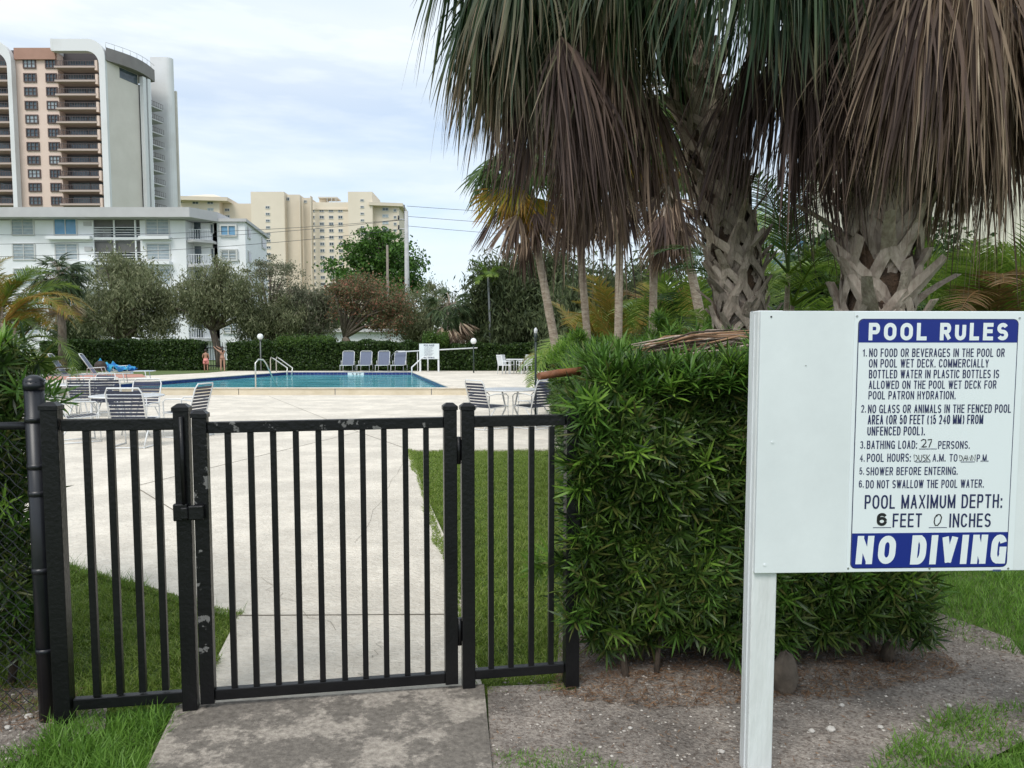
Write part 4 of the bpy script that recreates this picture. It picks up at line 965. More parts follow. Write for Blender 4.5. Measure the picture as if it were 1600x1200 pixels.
def big_palm(label, pts, rad, nboot, bvars, s0, s1, fronds, crown, seed, planks=()):
    rg = np.random.default_rng(seed)
    t = empty('cabbage_palm', pts[0], 0, label, 'palm tree', PG)
    palm_trunk(t, pts, rad)
    for q_ in planks: add_planks(t, pts, *q_)
    L0 = np.array(t.location)
    for i in range(nboot):
        s = s0 + (s1 - s0) * i / nboot; c, d, tot = along(pts, s)
        o = mk('leaf_base', bvars[i % len(bvars)], t)
        q = Vector((0, 0, 1)).rotation_difference(Vector(d)) @ Matrix.Rotation(i * 2.39996 + rg.normal() * .12, 3, 'Z').to_quaternion()
        o.rotation_mode = 'QUATERNION'; o.rotation_quaternion = q; o.location = c - L0; sc_ = rg.uniform(.85, 1.15); o.scale = (rg.uniform(.94, 1.1), rg.uniform(.9, 1.05), sc_); o.rotation_quaternion = q @ Matrix.Rotation(rg.normal() * .10, 3, 'X').to_quaternion()
    for (vs_, n, a0, a1, z0, z1, s_lo, s_hi) in fronds:
        for i in range(n):
            a = a0 + (a1 - a0) * (i + rg.uniform(0, 1)) / n; o = mk('frond', vs_[rg.integers(len(vs_))], t)
            o.location = np.array(crown) - L0 + np.array([math.cos(a) * .12, math.sin(a) * .12, rg.uniform(z0, z1)])
            o.rotation_euler = (rg.normal() * .15, rg.normal() * .12, a); sc_ = rg.uniform(s_lo, s_hi); o.scale = (sc_, sc_, sc_)
    return t
DA = 5.75
ptsA = [P(1165, 1000, DA), P(1160, 540, DA), P(1150, 420, DA), P(1128, 300, DA), P(1098, 180, DA), P(1058, 40, DA), P(1005, -90, DA), P(925, -230, DA)]
ptsA[0][2] = 0
bvA = [boot_mesh(.145, .26, .17, .078, .5 + .1 * i, 11 + i, .012) for i in range(5)] + [boot_mesh(.15, .30, .09, .088, .3, 31 + i, .012) for i in range(4)]
crA = P(895, -215, DA)
palmA = big_palm('curving cabbage palm with criss-cross leaf bases, trunk rising just left of the sign top', ptsA, [.165, .155, .15, .14, .135, .13, .12, .10], 210, bvA, .10, .93,
    [(v_green, 14, 0, 6.283, .05, .3, .7, .85), (v_greenlow, 30, 1.0, 5.9, -.3, .15, .8, 1.0), (v_half, 36, 1.4, 5.7, -.35, .05, .78, .95),
     (v_dark, 15, 4.0, 5.9, -.5, -.1, .85, .98), (v_dead, 9, 4.6, 6.0, -.6, -.2, .9, 1.02)], crA, 21,
    planks=[([plank_mesh(.145, (-1) ** i, .26 + .04 * (i % 3), .075, .2 + .15 * (i % 3), 90 + i) for i in range(6)], 70, .10, .85, 6)])
DB = 5.2
ptsB = [P(1372, 1000, DB), P(1372, 470, DB), P(1375, 330, DB), P(1385, 150, DB), P(1400, -100, DB), P(1420, -400, DB)]
ptsB[0][2] = 0
bvB = [boot_mesh(.19, .40, .26 + .05 * i, .125, .60 + .1 * i, 51 + i, .03) for i in range(4)] + [boot_mesh(.195, .44, .14, .135, .5, 61 + i, .03) for i in range(5)]
for m_ in bvB: m_.materials.clear(); m_.materials.append(m_bootB)
crB = P(1440, -365, DB)
palmB = big_palm('thick cabbage palm with a long skirt of dead brown fronds behind the sign', ptsB, [.22, .21, .19, .17, .15, .14], 50, bvB, .12, .62,
    [(v_green, 14, 0, 6.283, .05, .35, .9, 1.1), (v_greenlow, 14, 0, 6.283, -.1, .15, .9, 1.1), (v_half, 4, 4.3, 4.9, -.2, .1, .85, 1.0),
     (v_pale, 48, 4.2, 6.9, -.55, .1, .9, 1.12), (v_dead, 34, 4.15, 7.2, -.6, 0, .9, 1.12), (v_dark, 30, 4.1, 8.0, -.6, -.2, .9, 1.05)], crB, 22,
    planks=[([plank_mesh(.20, (-1) ** i, .48 + .05 * (i % 3), .12, .2 + .16 * (i % 3), 70 + i) for i in range(6)], 44, .10, .55, 5)])
# a third crown overhead between them: half-green fronds hanging in front of the left trunk
DC = 5.0
crC = P(1165, -300, DC)
ptsC = [P(1385, 1000, 6.6), P(1385, 480, 6.6), P(1345, 200, 6.4), P(1215, -100, 5.7), P(1170, -300, 5.0)]
ptsC[0][2] = 0
palmC = big_palm('cabbage palm set back between the other two, green and tan fronds hanging at top centre', ptsC, [.17, .16, .15, .14, .12], 20, bvA, .45, .9,
    [(v_green, 10, 0, 6.283, .05, .35, .8, 1.0), (v_half, 5, 4.1, 5.2, 0, .3, .72, .85), (v_greenlow, 13, 4.2, 5.5, -.25, .2, .78, .92), (v_darkw, 14, -.3, .9, -.55, .2, .85, 1.05), (v_dark, 5, -.2, .5, -.35, -.05, .85, 1.0)], crC, 23)

# ---- slender fan palms in the middle distance (D 12)
v_tg = [fan_mesh('frond', f_thatch, .55, .62, 28, 1.7, .5, 1.0, 1.0, .035, 300 + i, k=5) for i in range(3)]
v_ty = [fan_mesh('frond', f_yellow, .5, .62, 28, 1.3, -.15, 1.6, 1.3, .038, 310 + i, k=5) for i in range(3)]
v_td = [fan_mesh('frond', f_dead, .5, .65, 26, .8, -.6, 2.8, 2.4, .026, 320 + i, k=5) for i in range(3)]
v_tdk = [fan_mesh('frond', f_deaddark, .5, .65, 26, .8, -.8, 2.8, 2.4, .028, 330 + i, k=5) for i in range(3)]
def slim_palm(label, pb, pt, D, r, crown, ng, ny, nd, nk, seed, ya=None, sc=1.0, bend=0):
    rg = np.random.default_rng(seed); b = P(pb[0], pb[1], D); tpt = P(pt[0], pt[1], D); ft = b + (b - tpt) * ((b[2] - 0) / (tpt[2] - b[2])); ft[2] = 0
    t = empty('slender_palm', ft, 0, label, 'palm tree', 'slender palms beyond the hedge')
    c = P(crown[0], crown[1], D); mid = (b + tpt) / 2 + np.array([bend, 0, 0])
    pts = [ft, b, mid, tpt, c]; pts = [p - ft for p in pts]
    fine = [along(pts, s)[0] for s in np.linspace(0, 1, 28)]
    MB().tube(fine, [r * (1.15 - .3 * s) * rg.uniform(.92, 1.08) for s in np.linspace(0, 1, 28)], 10).build('trunk', m_trunkpale, t)
    for vs_, n, z0, z1 in ((v_tg, ng, 0, .25), (v_ty, ny, -.15, .1), (v_td, nd, -.45, -.1), (v_tdk, nk, -.5, -.1)):
        for i in range(n):
            a = 6.283 * (i + rg.uniform(0, 1)) / max(n, 1)
            if vs_ is v_ty and ya: a = rg.uniform(*ya)
            o = mk('frond', vs_[rg.integers(3)], t, c - ft + np.array([0, 0, rg.uniform(z0, z1)]), (rg.normal() * .28, rg.normal() * .28, a), sc * rg.uniform(.75, 1.2))
slim_palm('leaning slender palm with yellow lower fronds, leftmost of the slender palms', (868, 540), (838, 380), 12., .066, (822, 262), 22, 7, 8, 8, 1, (2.4, 4.6), 1.05)
slim_palm('slender palm, second trunk from the left of the slender palms', (918, 530), (905, 370), 12.6, .062, (896, 245), 16, 1, 10, 10, 2, (3, 6))
slim_palm('slender palm with a flaky trunk, third trunk from the left of the slender palms', (966, 530), (968, 400), 12.2, .064, (966, 230), 16, 1, 10, 10, 3, (3, 6))
slim_palm('slender palm with bright yellow fan leaf high beside the curving big palm', (1020, 520), (1022, 380), 12.8, .066, (1008, 165), 26, 7, 8, 6, 4, (4.0, 5.4), 1.15)
slim_palm('slender palm with shaggy brown skirt just left of the curving big palm', (1100, 520), (1075, 400), 12.4, .075, (1045, 270), 18, 0, 18, 10, 5)

# ---- areca clumps
def areca_set(L_, mats, seed):
    return [feather_mesh('frond', mats[i % len(mats)], L_ * (.85 + .07 * i), 1.25 - .16 * i, 1.5 + .25 * i, L_ * .25, 48, L_ * .0125, seed + i) for i in range(5)]
ar_mid = areca_set(2.0, [f_arecao, f_areca, f_arecao], 500)
ar_g = areca_set(2.0, [f_areca, f_areca, f_arecab, f_areca, f_arecad], 520)
ar_mix = areca_set(2.0, [f_areca, f_arecab, f_arecad, f_areca], 540)
def areca(label, base, vs_, n, seed, sc=1., spread=.5, h=.8, grp='feathery areca palms', aim=None):
    rg = np.random.default_rng(seed); t = empty('areca_palm', base, 0, label, 'palm clump', grp)
    ns = max(4, n // 5); hubs = []
    for i in range(ns):
        a = rg.uniform(0, 6.283); r_ = rg.uniform(.05, spread); top = np.array([math.cos(a) * r_ * 1.8, math.sin(a) * r_ * 1.8, h * rg.uniform(.7, 1.15)])
        MB().tube([(math.cos(a) * r_ * .5, math.sin(a) * r_ * .5, 0), tuple(top * np.array([.8, .8, .6])), tuple(top)], [.05 * sc, .045 * sc, .03 * sc], 6).build('cane', m_trunkpale, t); hubs.append((top, a))
    for i in range(n):
        top, a0 = hubs[i % ns]; a = a0 + rg.normal() * 1.3
        mk('frond', vs_[rg.integers(len(vs_))], t, top, (rg.normal() * .15, rg.normal() * .15, a), sc * rg.uniform(.75, 1.15))
    return t
def B0(px, D): return (X_(px, D), D, 0)
areca('feathery golden-green palm clump behind the leftmost slender palm trunks', B0(985, 20), ar_mid, 40, 1, 1.05, .7, 1.3)
areca('golden feathery palm clump between the slender trunks, middle of its row', B0(1010, 18), ar_mid, 40, 2, 1.1, .7, 1.4)
areca('feathery palm clump directly left of the curving big palm', B0(1085, 16), ar_mix, 40, 3, 1.1, .7, 1.3)
areca('feathery palm clump seen between the two big trunks', B0(1235, 10.5), ar_mix, 26, 4, .8, .5, .9)
areca('single tall green feather palm hanging its leaves between the two big trunks', B0(1205, 8.0), areca_set(2.0, [f_areca, f_thatch], 560), 16, 5, .75, .15, 2.4)
areca('feathery palm clump with brown-tipped fronds right of the thick palm', B0(1495, 9.5), ar_g, 42, 6, .85, .5, 1.35)
areca('feathery green palm clump at the right edge of the view', B0(1590, 9.0), ar_g, 44, 7, .9, .6, 1.45)
areca('orange-tinged feathery palm clump at the left edge beyond the chairs', B0(-15, 22), ar_mid, 60, 8, 1.15, .9, 2.5)
areca('green feathery palm clump behind the orange-tinged one at left edge', B0(-30, 24), ar_mix, 36, 9, 1.2, .8, 1.5)
areca('low golden feathery palm clump in front of the left hedge', B0(30, 26), ar_mid, 22, 10, .7, .6, .5)

# ---- far fan palms
v_ff = [fan_mesh('frond', f_sabalfar, .9, .8, 22, 1.5, .95 - .42 * i, 1.0, 1.2, .055, 400 + i, k=4) for i in range(4)]
v_fd = [fan_mesh('frond', f_deadpale, 1.0, .9, 20, .9, -.8, 2.6, 2.2, .06, 410 + i, k=4) for i in range(3)]
def far_palm(label, px, py, D, n, nd, seed, sc=1.):
    rg = np.random.default_rng(seed); h = Z_(py, D) - .19; t = empty('fan_palm', (X_(px, D), D, .19), 0, label, 'palm tree', 'fan palms at the far side')
    MB().tube([(0, 0, 0), (.05, 0, h / 2), (0, 0, h)], [.22 * sc, .2 * sc, .18 * sc], 9).build('trunk', m_bark, t)
    for vs_, m_, z0, z1 in ((v_ff, n, -.2, .4), (v_fd, nd, -.7, -.2)):
        for i in range(m_): mk('frond', vs_[rg.integers(len(vs_))], t, (0, 0, h + rg.uniform(z0, z1)), (rg.normal() * .3, rg.normal() * .5 - .1, rg.uniform(0, 6.283)), sc * rg.uniform(.8, 1.15))
far_palm('dark shaggy fan palm with short brown trunk at left, above the hedge', 97, 440, 40, 95, 4, 1, 1.0)
far_palm('fan palm with a tan skirt of dead leaves behind the far pool sign', 703, 482, 45, 50, 26, 2, 1.05)
cp = empty('coconut_palm', (X_(765, 45), 45, .19), 0, 'small feather-leaved palm on a thin straight trunk behind the round lamp', 'palm tree')
hh = Z_(432, 45) - .19
MB().tube([(0, 0, 0), (.03, 0, hh / 2), (-.08, 0, hh)], [.09, .07, .06], 7).build('trunk', m_greypost, cp)
v_cf = [feather_mesh('frond', f_areca, 1.6, 1.1 - .3 * i, 1.6, .5, 22, .05, 600 + i) for i in range(4)]
for i in range(13): mk('frond', v_cf[i % 4], cp, (-.08, 0, hh), (0, 0, i * 2.4), random.uniform(.8, 1.1))

# ================================================================== PODOCARPUS HEDGES
def sprig_geo(seed, nl=17, L_=.085, w_=.0105, elong=.05):
    rg = np.random.default_rng(seed); a = np.arange(nl) * 2.4; s = np.arange(nl) / nl
    tilt = .35 + 1.0 * (1 - s)                                          # lower leaves spread, upper point forward
    d = np.stack([np.cos(a) * np.sin(tilt), np.sin(a) * np.sin(tilt), np.cos(tilt)], 1) + rg.normal(size=(nl, 3)) * .08; d = norm(d)
    base = np.stack([np.zeros(nl), np.zeros(nl), s * elong], 1); k = 4
    Pp = np.zeros((nl, k, 3)); W = np.zeros((nl, k)); S = np.zeros((nl, k, 3)); cur = base.copy(); dr = d.copy(); Ls = L_ * rg.uniform(.75, 1.15, nl)
    for j in range(k):
        q = j / (k - 1); Pp[:, j] = cur; W[:, j] = w_ * (.35, 1, .9, .05)[j]; S[:, j] = norm(np.cross(dr, [0, 0, 1]) + 1e-6)
        dr = norm(dr + np.array([0, 0, -.12]) ); cur = cur + dr * (Ls / (k - 1))[:, None]
    return ribbon(Pp, W, S)
SPR = [sprig_geo(i, 15 + 2 * (i % 4), .074 + .008 * (i % 4), .0088) for i in range(6)]
SPM = {m_: [np_mesh('sprig', V, Fq, m_) for V, Fq in SPR] for m_ in (f_pod, f_podl, f_podtop)}
def rot_to(nv, spin):
    """rotation matrices taking +Z to nv"""
    z = norm(nv); a = np.where(np.abs(z[:, 2:3]) > .9, np.array([[1., 0, 0]]), np.array([[0, 0, 1.]])); x = norm(np.cross(a, z)); y = np.cross(z, x)
    c, s = np.cos(spin)[:, None], np.sin(spin)[:, None]; x2 = x * c + y * s; y2 = -x * s + y * c
    return np.stack([x2, y2, z], axis=2)
def podo_hedge(label, origin, pos, nrm_, mats, nindiv, sizes, seed, stems, cores, group):
    """pos/nrm world; mats array of material index 0 dark 1 light 2 top"""
    rg = np.random.default_rng(seed); t = empty('podocarpus_hedge', origin, 0, label, 'hedge', group); O = np.array(origin)
    n = len(pos); Rm = rot_to(nrm_, rg.uniform(0, 6.28, n)); ml = [f_pod, f_podl, f_podtop]
    # nearest-to-viewer score = outermost & closest
    score = np.linalg.norm(pos - np.array([0, 0, CH]), axis=1) + rg.uniform(0, .35, n); order = np.argsort(score); ind = order[:nindiv]; rest = order[nindiv:]
    for i in ind:
        o = mk('sprig', SPM[ml[mats[i]]][i % 6], t, pos[i] - O, Matrix(Rm[i].tolist()).to_euler(), float(sizes[i]))
    for mi in range(3):
        parts = []
        for v in range(6):
            ii = rest[(rest % 6 == v) & (mats[rest] == mi)]
            if not len(ii): continue
            V, Fq = SPR[v]; W_ = np.einsum('nij,kj->nki', Rm[ii], V) * sizes[ii][:, None, None] + (pos[ii] - O)[:, None, :]
            FF = Fq[None] + (np.arange(len(ii)) * len(V))[:, None, None]; parts.append((W_.reshape(-1, 3), FF.reshape(-1, 4)))
        if parts:
            V, Fq, _ = merge(parts); o = mk('foliage', np_mesh('foliage', V, Fq, ml[mi]), t); o['kind'] = 'stuff'
    for st in stems:
        pts, r0 = st; MB().tube([np.array(p) - O for p in pts], [r0, r0 * .8, r0 * .5][:len(pts)], 7).build('stem', m_stem, t)
    for c in cores: MB().prism([(p[0] - O[0], p[1] - O[1]) for p in c[0]], c[1], c[2]).build('shade_core', m_core, t)  # added dark solids, colour stands for shade among and under the foliage
    return t
def face_pts(rg, n, a, b, z0, z1, depth, outn, top_var=.05):
    """points on a vertical face from a to b (xy)"""
    a, b, outn = np.array(a), np.array(b), norm(np.array(outn)); s = rg.uniform(0, 1, n)[:, None]; dp = (rg.uniform(0, 1, n) ** 1.5 * depth)[:, None]
    xy = a + (b - a) * s; z = rg.uniform(z0, z1, n); bulge = .05 * np.sin(xy[:, 0] * 7 + z * 4) + .04 * np.sin(z * 9 + xy[:, 1] * 5)
    xy = xy - outn[None] * dp + outn[None] * bulge[:, None]
    nr = np.concatenate([np.repeat(outn[None], n, 0), np.full((n, 1), .35)], 1) + rg.normal(size=(n, 3)) * .45
    return np.concatenate([xy, z[:, None]], 1), nr
rg = np.random.default_rng(9)
# front row : left end x~.27, runs right, front face near y 3.5 ; side row back along x~.4
PS, NS, MSK = [], [], []
def addp(p, n, m): PS.append(p); NS.append(n); MSK.append(m)
fa, fb = (.37, 3.44), (1.98, 3.60)
p, n = face_pts(rg, 4700, fa, fb, .08, 1.36, .42, (.03, -1)); keep = p[:, 2] > .05 + .12 * np.abs(np.sin(p[:, 0] * 4.3 + .8)) ** 2 + .05 * np.sin(p[:, 0] * 11) ; p, n = p[keep], n[keep]
addp(p, n, rg.choice([0, 1, 2], len(p), p=[.82, .035, .145]))
p, n = face_pts(rg, 700, (.39, 3.47), (.48, 4.7), .15, 1.36, .3, (-1, -.05)); addp(p, n, rg.choice([0, 1, 2], len(p), p=[.84, .05, .11]))
p, n = face_pts(rg, 700, (2.03, 3.70), (2.1, 4.8), .2, 1.30, .3, (1, -.05)); addp(p, n, rg.choice([0, 2], len(p)))
m_ = 2300; x = rg.uniform(.38, 2.05, m_); y = rg.uniform(3.42, 4.7, m_); z = 1.31 + .05 * np.sin(x * 6) + .05 * np.sin(y * 5 + x * 3) + rg.normal(size=m_) * .035 + .03 * (x - .3)
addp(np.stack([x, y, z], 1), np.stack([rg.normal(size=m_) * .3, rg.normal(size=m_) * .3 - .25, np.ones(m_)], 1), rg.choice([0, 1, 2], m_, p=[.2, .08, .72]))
# back row left face + top
p, n = face_pts(rg, 1700, (.44, 4.7), (.62, 10.2), .1, 1.32, .35, (-1, -.03)); addp(p, n, rg.choice([0, 1, 2], len(p), p=[.55, .1, .35]))
m_ = 3300; y = rg.uniform(4.7, 10.4, m_); x = rg.uniform(.44, 2.6, m_) + .02 * (y - 4.7)
z = 1.30 + .06 * np.sin(x * 4 + y * 2) + .05 * np.sin(y * 3.1 - x) + .010 * (y - 4.7) + .05 * np.maximum(0, np.sin(y * 1.3 + x * 2)) + rg.normal(size=m_) * .04
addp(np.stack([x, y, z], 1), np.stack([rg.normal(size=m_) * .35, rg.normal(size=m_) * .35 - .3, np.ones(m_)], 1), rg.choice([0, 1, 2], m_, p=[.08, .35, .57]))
# taller bright shoots at the back
for (px, pt, D_, nn) in ((905, 525, 8.2, 120), (935, 540, 7.6, 90), (1005, 540, 7.6, 90), (1030, 498, 7.9, 110), (1055, 520, 7.5, 80), (1120, 505, 6.8, 70), (890, 550, 7.8, 90), (875, 548, 9, 60), (960, 545, 7, 60)):
    c = P(px, pt, D_); zz = rg.uniform(1.3, c[2], nn); r_ = .11 * (1.25 - (zz - 1.3) / max(.1, c[2] - 1.3))
    addp(np.stack([c[0] + rg.normal(size=nn) * r_, c[1] + rg.normal(size=nn) * r_, zz], 1), np.stack([rg.normal(size=nn) * .5, rg.normal(size=nn) * .5, np.ones(nn)], 1), rg.choice([1, 2], nn, p=[.7, .3]))
# twig poking through the gate
c = P(830, 885, 3.42)
addp(np.array([c + np.array([.02 + .016 * i, .0, .012 * math.sin(i * 2)]) for i in range(14)]), np.array([[-1, -.4, .4]] * 14) + rg.normal(size=(14, 3)) * .5, np.array([1] * 14))
m_ = 200; addp(np.stack([rg.uniform(.28, .38, m_), rg.uniform(3.26, 3.46, m_), rg.uniform(.25, 1.33, m_) ** .9], 1), np.stack([-np.abs(rg.normal(size=m_)) - .3, rg.normal(size=m_) * .5 - .5, rg.normal(size=m_) * .4 + .4], 1), rg.choice([0, 1, 2], m_, p=[.66, .08, .26]))
pos = np.concatenate(PS); nr = np.concatenate(NS); mt = np.concatenate(MSK); sz = rg.uniform(.75, 1.3, len(pos))
stems = []
for px, y0, w_ in ((968, 3.40, .016), (985, 3.42, .02), (1034, 3.44, .014), (1048, 3.5, .014), (1100, 3.5, .015), (1238, 3.72, .024), (1252, 3.7, .02), (1295, 3.75, .015), (1310, 3.8, .014), (1365, 3.66, .022), (1385, 3.7, .024), (1420, 3.75, .015), (1010, 3.6, .016), (1080, 3.6, .016), (1150, 3.6, .02), (1200, 3.62, .016), (1330, 3.9, .02)):
    x = X_(px, y0); stems.append(([(x, y0 + .02, -.02), (x + random.uniform(-.04, .04), y0 + .12, .2), (x + random.uniform(-.10, .10), y0 + .3, .6)], w_))
    if px % 4 == 0: stems.pop(); continue
    if px % 3 == 0: stems.append(([(x, y0 + .02, .05), (x + .09, y0 + .07, .3), (x + .17, y0 + .15, .7)], w_ * .7))
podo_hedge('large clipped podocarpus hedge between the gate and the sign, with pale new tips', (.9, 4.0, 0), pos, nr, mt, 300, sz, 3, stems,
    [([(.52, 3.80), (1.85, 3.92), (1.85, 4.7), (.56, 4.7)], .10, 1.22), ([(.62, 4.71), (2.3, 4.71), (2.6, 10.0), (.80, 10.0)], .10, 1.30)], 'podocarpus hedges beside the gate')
# left hedge
PS, NS, MSK = [], [], []
p, n = face_pts(rg, 1500, (-3.2, 3.12), (-2.06, 3.16), .15, 1.5, .35, (.15, -1)); addp(p, n, rg.choice([0, 1, 2], len(p), p=[.86, .04, .10]))
p, n = face_pts(rg, 500, (-2.08, 3.16), (-2.86, 4.2), .35, 1.45, .25, (.8, .6)); addp(p, n, rg.choice([0, 2], len(p), p=[.8, .2]))
m_ = 700; y = rg.uniform(3.15, 4.2, m_); x = rg.uniform(-3.6, -2.06, m_) - (y - 3.15) * .72; z = 1.46 + .05 * np.sin(x * 6) + rg.normal(size=m_) * .04
addp(np.stack([x, y, z], 1), np.stack([rg.normal(size=m_) * .4, rg.normal(size=m_) * .4 - .25, np.ones(m_)], 1), rg.choice([0, 1, 2], m_, p=[.2, .3, .5]))
c = P(85, 632, 3.15); addp(np.array([c + np.array([-.04 * i, .0, .012 * i]) for i in range(5)]), np.array([[1, -.2, .6]] * 5) + rg.normal(size=(5, 3)) * .3, np.array([2] * 5))
pos = np.concatenate(PS); nr = np.concatenate(NS); mt = np.concatenate(MSK); sz = rg.uniform(.75, 1.25, len(pos))
stems = [([(x, 3.35, 0), (x + .04, 3.4, .4), (x - .05, 3.4, 1.0)], .018) for x in (-2.1, -2.25, -2.45, -2.7, -3.0)]
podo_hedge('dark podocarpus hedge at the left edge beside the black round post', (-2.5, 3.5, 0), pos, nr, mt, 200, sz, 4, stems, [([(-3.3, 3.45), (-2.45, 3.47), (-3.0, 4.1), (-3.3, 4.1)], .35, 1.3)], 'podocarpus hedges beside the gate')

# ---- litter on the hedge top
ap = empty('dead_frond_pile', P(1090, 552, 4.2), 0, 'heap of dry brown twigs and dead palm fronds lying on top of the hedge', 'dead fronds')
rgp = np.random.default_rng(77); zb_ = float(ap.location.z)
for i in range(70):
    a = np.array([rgp.uniform(-.36, .05), rgp.uniform(-.3, .25), rgp.uniform(-.01, .05)]); ln = rgp.uniform(.3, .62); an = rgp.normal() * .14
    b_ = a + np.array([ln * math.cos(an), ln * math.sin(an) * .5, rgp.uniform(0, .10)]); m0 = (a + b_) / 2 + np.array([0, 0, rgp.uniform(0, .04)])
    MB().tube([a, m0, b_], [.004, .006, .003], 5).build('twig', random.choice([m_stem, m_tan, m_bootB]), ap)
lg = P(842, 588, 3.9); lg2 = P(905, 580, 4.05)
tag(MB().tube([lg, (lg + lg2) / 2 + np.array([0, 0, .003]), lg2, lg2 + (lg2 - lg) * .8], [.019, .021, .022, .02], 10).build('palm_stalk', m_log), 'short reddish-brown palm stalk sticking out of the hedge top toward the pool', 'palm stalk')

# ================================================================== METAL FENCE AND GATE
FLN = [(-1.837, 2.975), (-1.354, 3.089), (-.196, 3.30), (.265, 3.325)]
def fp(px, y=None):
    """point on the fence line seen at pixel column px (mid height)"""
    k_ = (px - CX) / F / .983
    for (xa_, ya_), (xb_, yb_) in zip(FLN, FLN[1:]):
        m_ = (yb_ - ya_) / (xb_ - xa_); x = k_ * (ya_ - m_ * xa_) / (1 - k_ * m_)
        if x <= xb_ or xb_ == FLN[-1][0]: break
    return x, ya_ + m_ * (x - xa_)
FA = math.atan(.185)
def cap(b, c, w_, z, h=.028):
    x = w_ / 2 + .004
    R_ = Matrix.Rotation(FA, 3, 'Z')
    vs_ = [R_ @ Vector((sx_ * x, sy_ * x, 0)) + Vector((c[0], c[1], z)) for sx_, sy_ in ((-1, -1), (1, -1), (1, 1), (-1, 1))]
    v2 = [v + Vector((0, 0, .016)) for v in vs_]; v3 = [Vector((c[0], c[1], z + .016)) + (v - Vector((c[0], c[1], z))) * .45 + Vector((0, 0, .014)) for v in vs_]
    b.add(vs_ + v2 + v3, [(3, 2, 1, 0), (0, 1, 5, 4), (1, 2, 6, 5), (2, 3, 7, 6), (3, 0, 4, 7), (4, 5, 9, 8), (5, 6, 10, 9), (6, 7, 11, 10), (7, 4, 8, 11), (8, 9, 10, 11)])
def post(parent, x, y, z0, z1, w_=.062, name='post', mat=m_black):
    L0 = Vector(parent.location)
    o = MB().box((x - L0.x, y - L0.y, (z0 + z1) / 2), (w_, w_, z1 - z0), FA).build(name, mat, parent, bevel=.003)
    b = MB(); cap(b, (x - L0.x, y - L0.y), w_, z1); b.build('cap', m_black, o)
    return o
def rail(parent, a, b_, z0a, z0b, h, th=.034, mat=m_black):
    L0 = Vector(parent.location); a = Vector((a[0] - L0.x, a[1] - L0.y, z0a)); b_ = Vector((b_[0] - L0.x, b_[1] - L0.y, z0b)); n_ = Vector((b_.y - a.y, a.x - b_.x, 0)).normalized() * th / 2
    up_ = Vector((0, 0, h)); vs_ = [a + n_, b_ + n_, b_ - n_, a - n_]; vs_ = vs_ + [v + up_ for v in vs_]
    return MB().add(vs_, [(3, 2, 1, 0), (4, 5, 6, 7), (0, 1, 5, 4), (1, 2, 6, 5), (2, 3, 7, 6), (3, 0, 4, 7)]).build('rail', mat, parent, bevel=.003)
def picket(parent, x, y, z0, z1, w_=.026):
    L0 = Vector(parent.location); return MB().box((x - L0.x, y - L0.y, (z0 + z1) / 2), (w_, w_, z1 - z0), FA).build('picket', m_black, parent, bevel=.002)
def zat(py, x, y): # world z at image row py for a point at depth y
    return Z_(py, y)
# posts x positions (pixel centre at mid height)
pL, pM, pGl, pGr, pR, pE = fp(90), fp(291), fp(319), fp(704), fp(731), fp(893)
ztl = lambda py, p: Z_(py, p[1])
lp = empty('fence_panel', (pL[0], pL[1], 0), 0, 'short black metal fence panel left of the gate, beside the round post', 'fence', 'black metal fence panels')
post(lp, pL[0], pL[1], .0, ztl(640, pL), .062); post(lp, pM[0], pM[1], .0, ztl(642, pM), .058)
zb1, zb2 = ztl(1109, pL), ztl(1094, pM); zt1, zt2 = ztl(674, pL), ztl(671, pM)
d_ = np.array(pM) - np.array(pL); dn = d_ / np.linalg.norm(d_); a_ = np.array(pL) + dn * .035; b_ = np.array(pM) - dn * .029
rail(lp, a_, b_, zb1, zb2, .045); rail(lp, a_, b_, zt1, zt2, .047)
for px in (143, 180, 216, 252):
    q = fp(px); picket(lp, q[0], q[1], zb1 + .045, zt1)
gt = empty('gate', (pGl[0], pGl[1], 0), 0, 'black metal picket gate standing closed across the path, paint chipped at its upper left', 'gate')
post(gt, pGl[0], pGl[1], ztl(1096, pGl), ztl(652, pGl), .056, 'stile', m_worn); post(gt, pGr[0], pGr[1], ztl(1066, pGr), ztl(640, pGr), .056, 'stile')
d_ = np.array(pGr) - np.array(pGl); dn = d_ / np.linalg.norm(d_); a_ = np.array(pGl) + dn * .028; b_ = np.array(pGr) - dn * .028
zb1, zb2 = ztl(1093, pGl), ztl(1065, pGr); zt1, zt2 = ztl(677, pGl), ztl(668, pGr)
rail(gt, a_, b_, zb1, zb2, .046); rail(gt, a_, b_, zt1, zt2, .046, mat=m_worn)
for px in (361, 396, 431, 466, 501, 536, 569, 602, 635, 667):
    q = fp(px); s_ = (px - 319) / 385; picket(gt, q[0], q[1], zb1 + (zb2 - zb1) * s_ + .046, zt1 + (zt2 - zt1) * s_, .024)
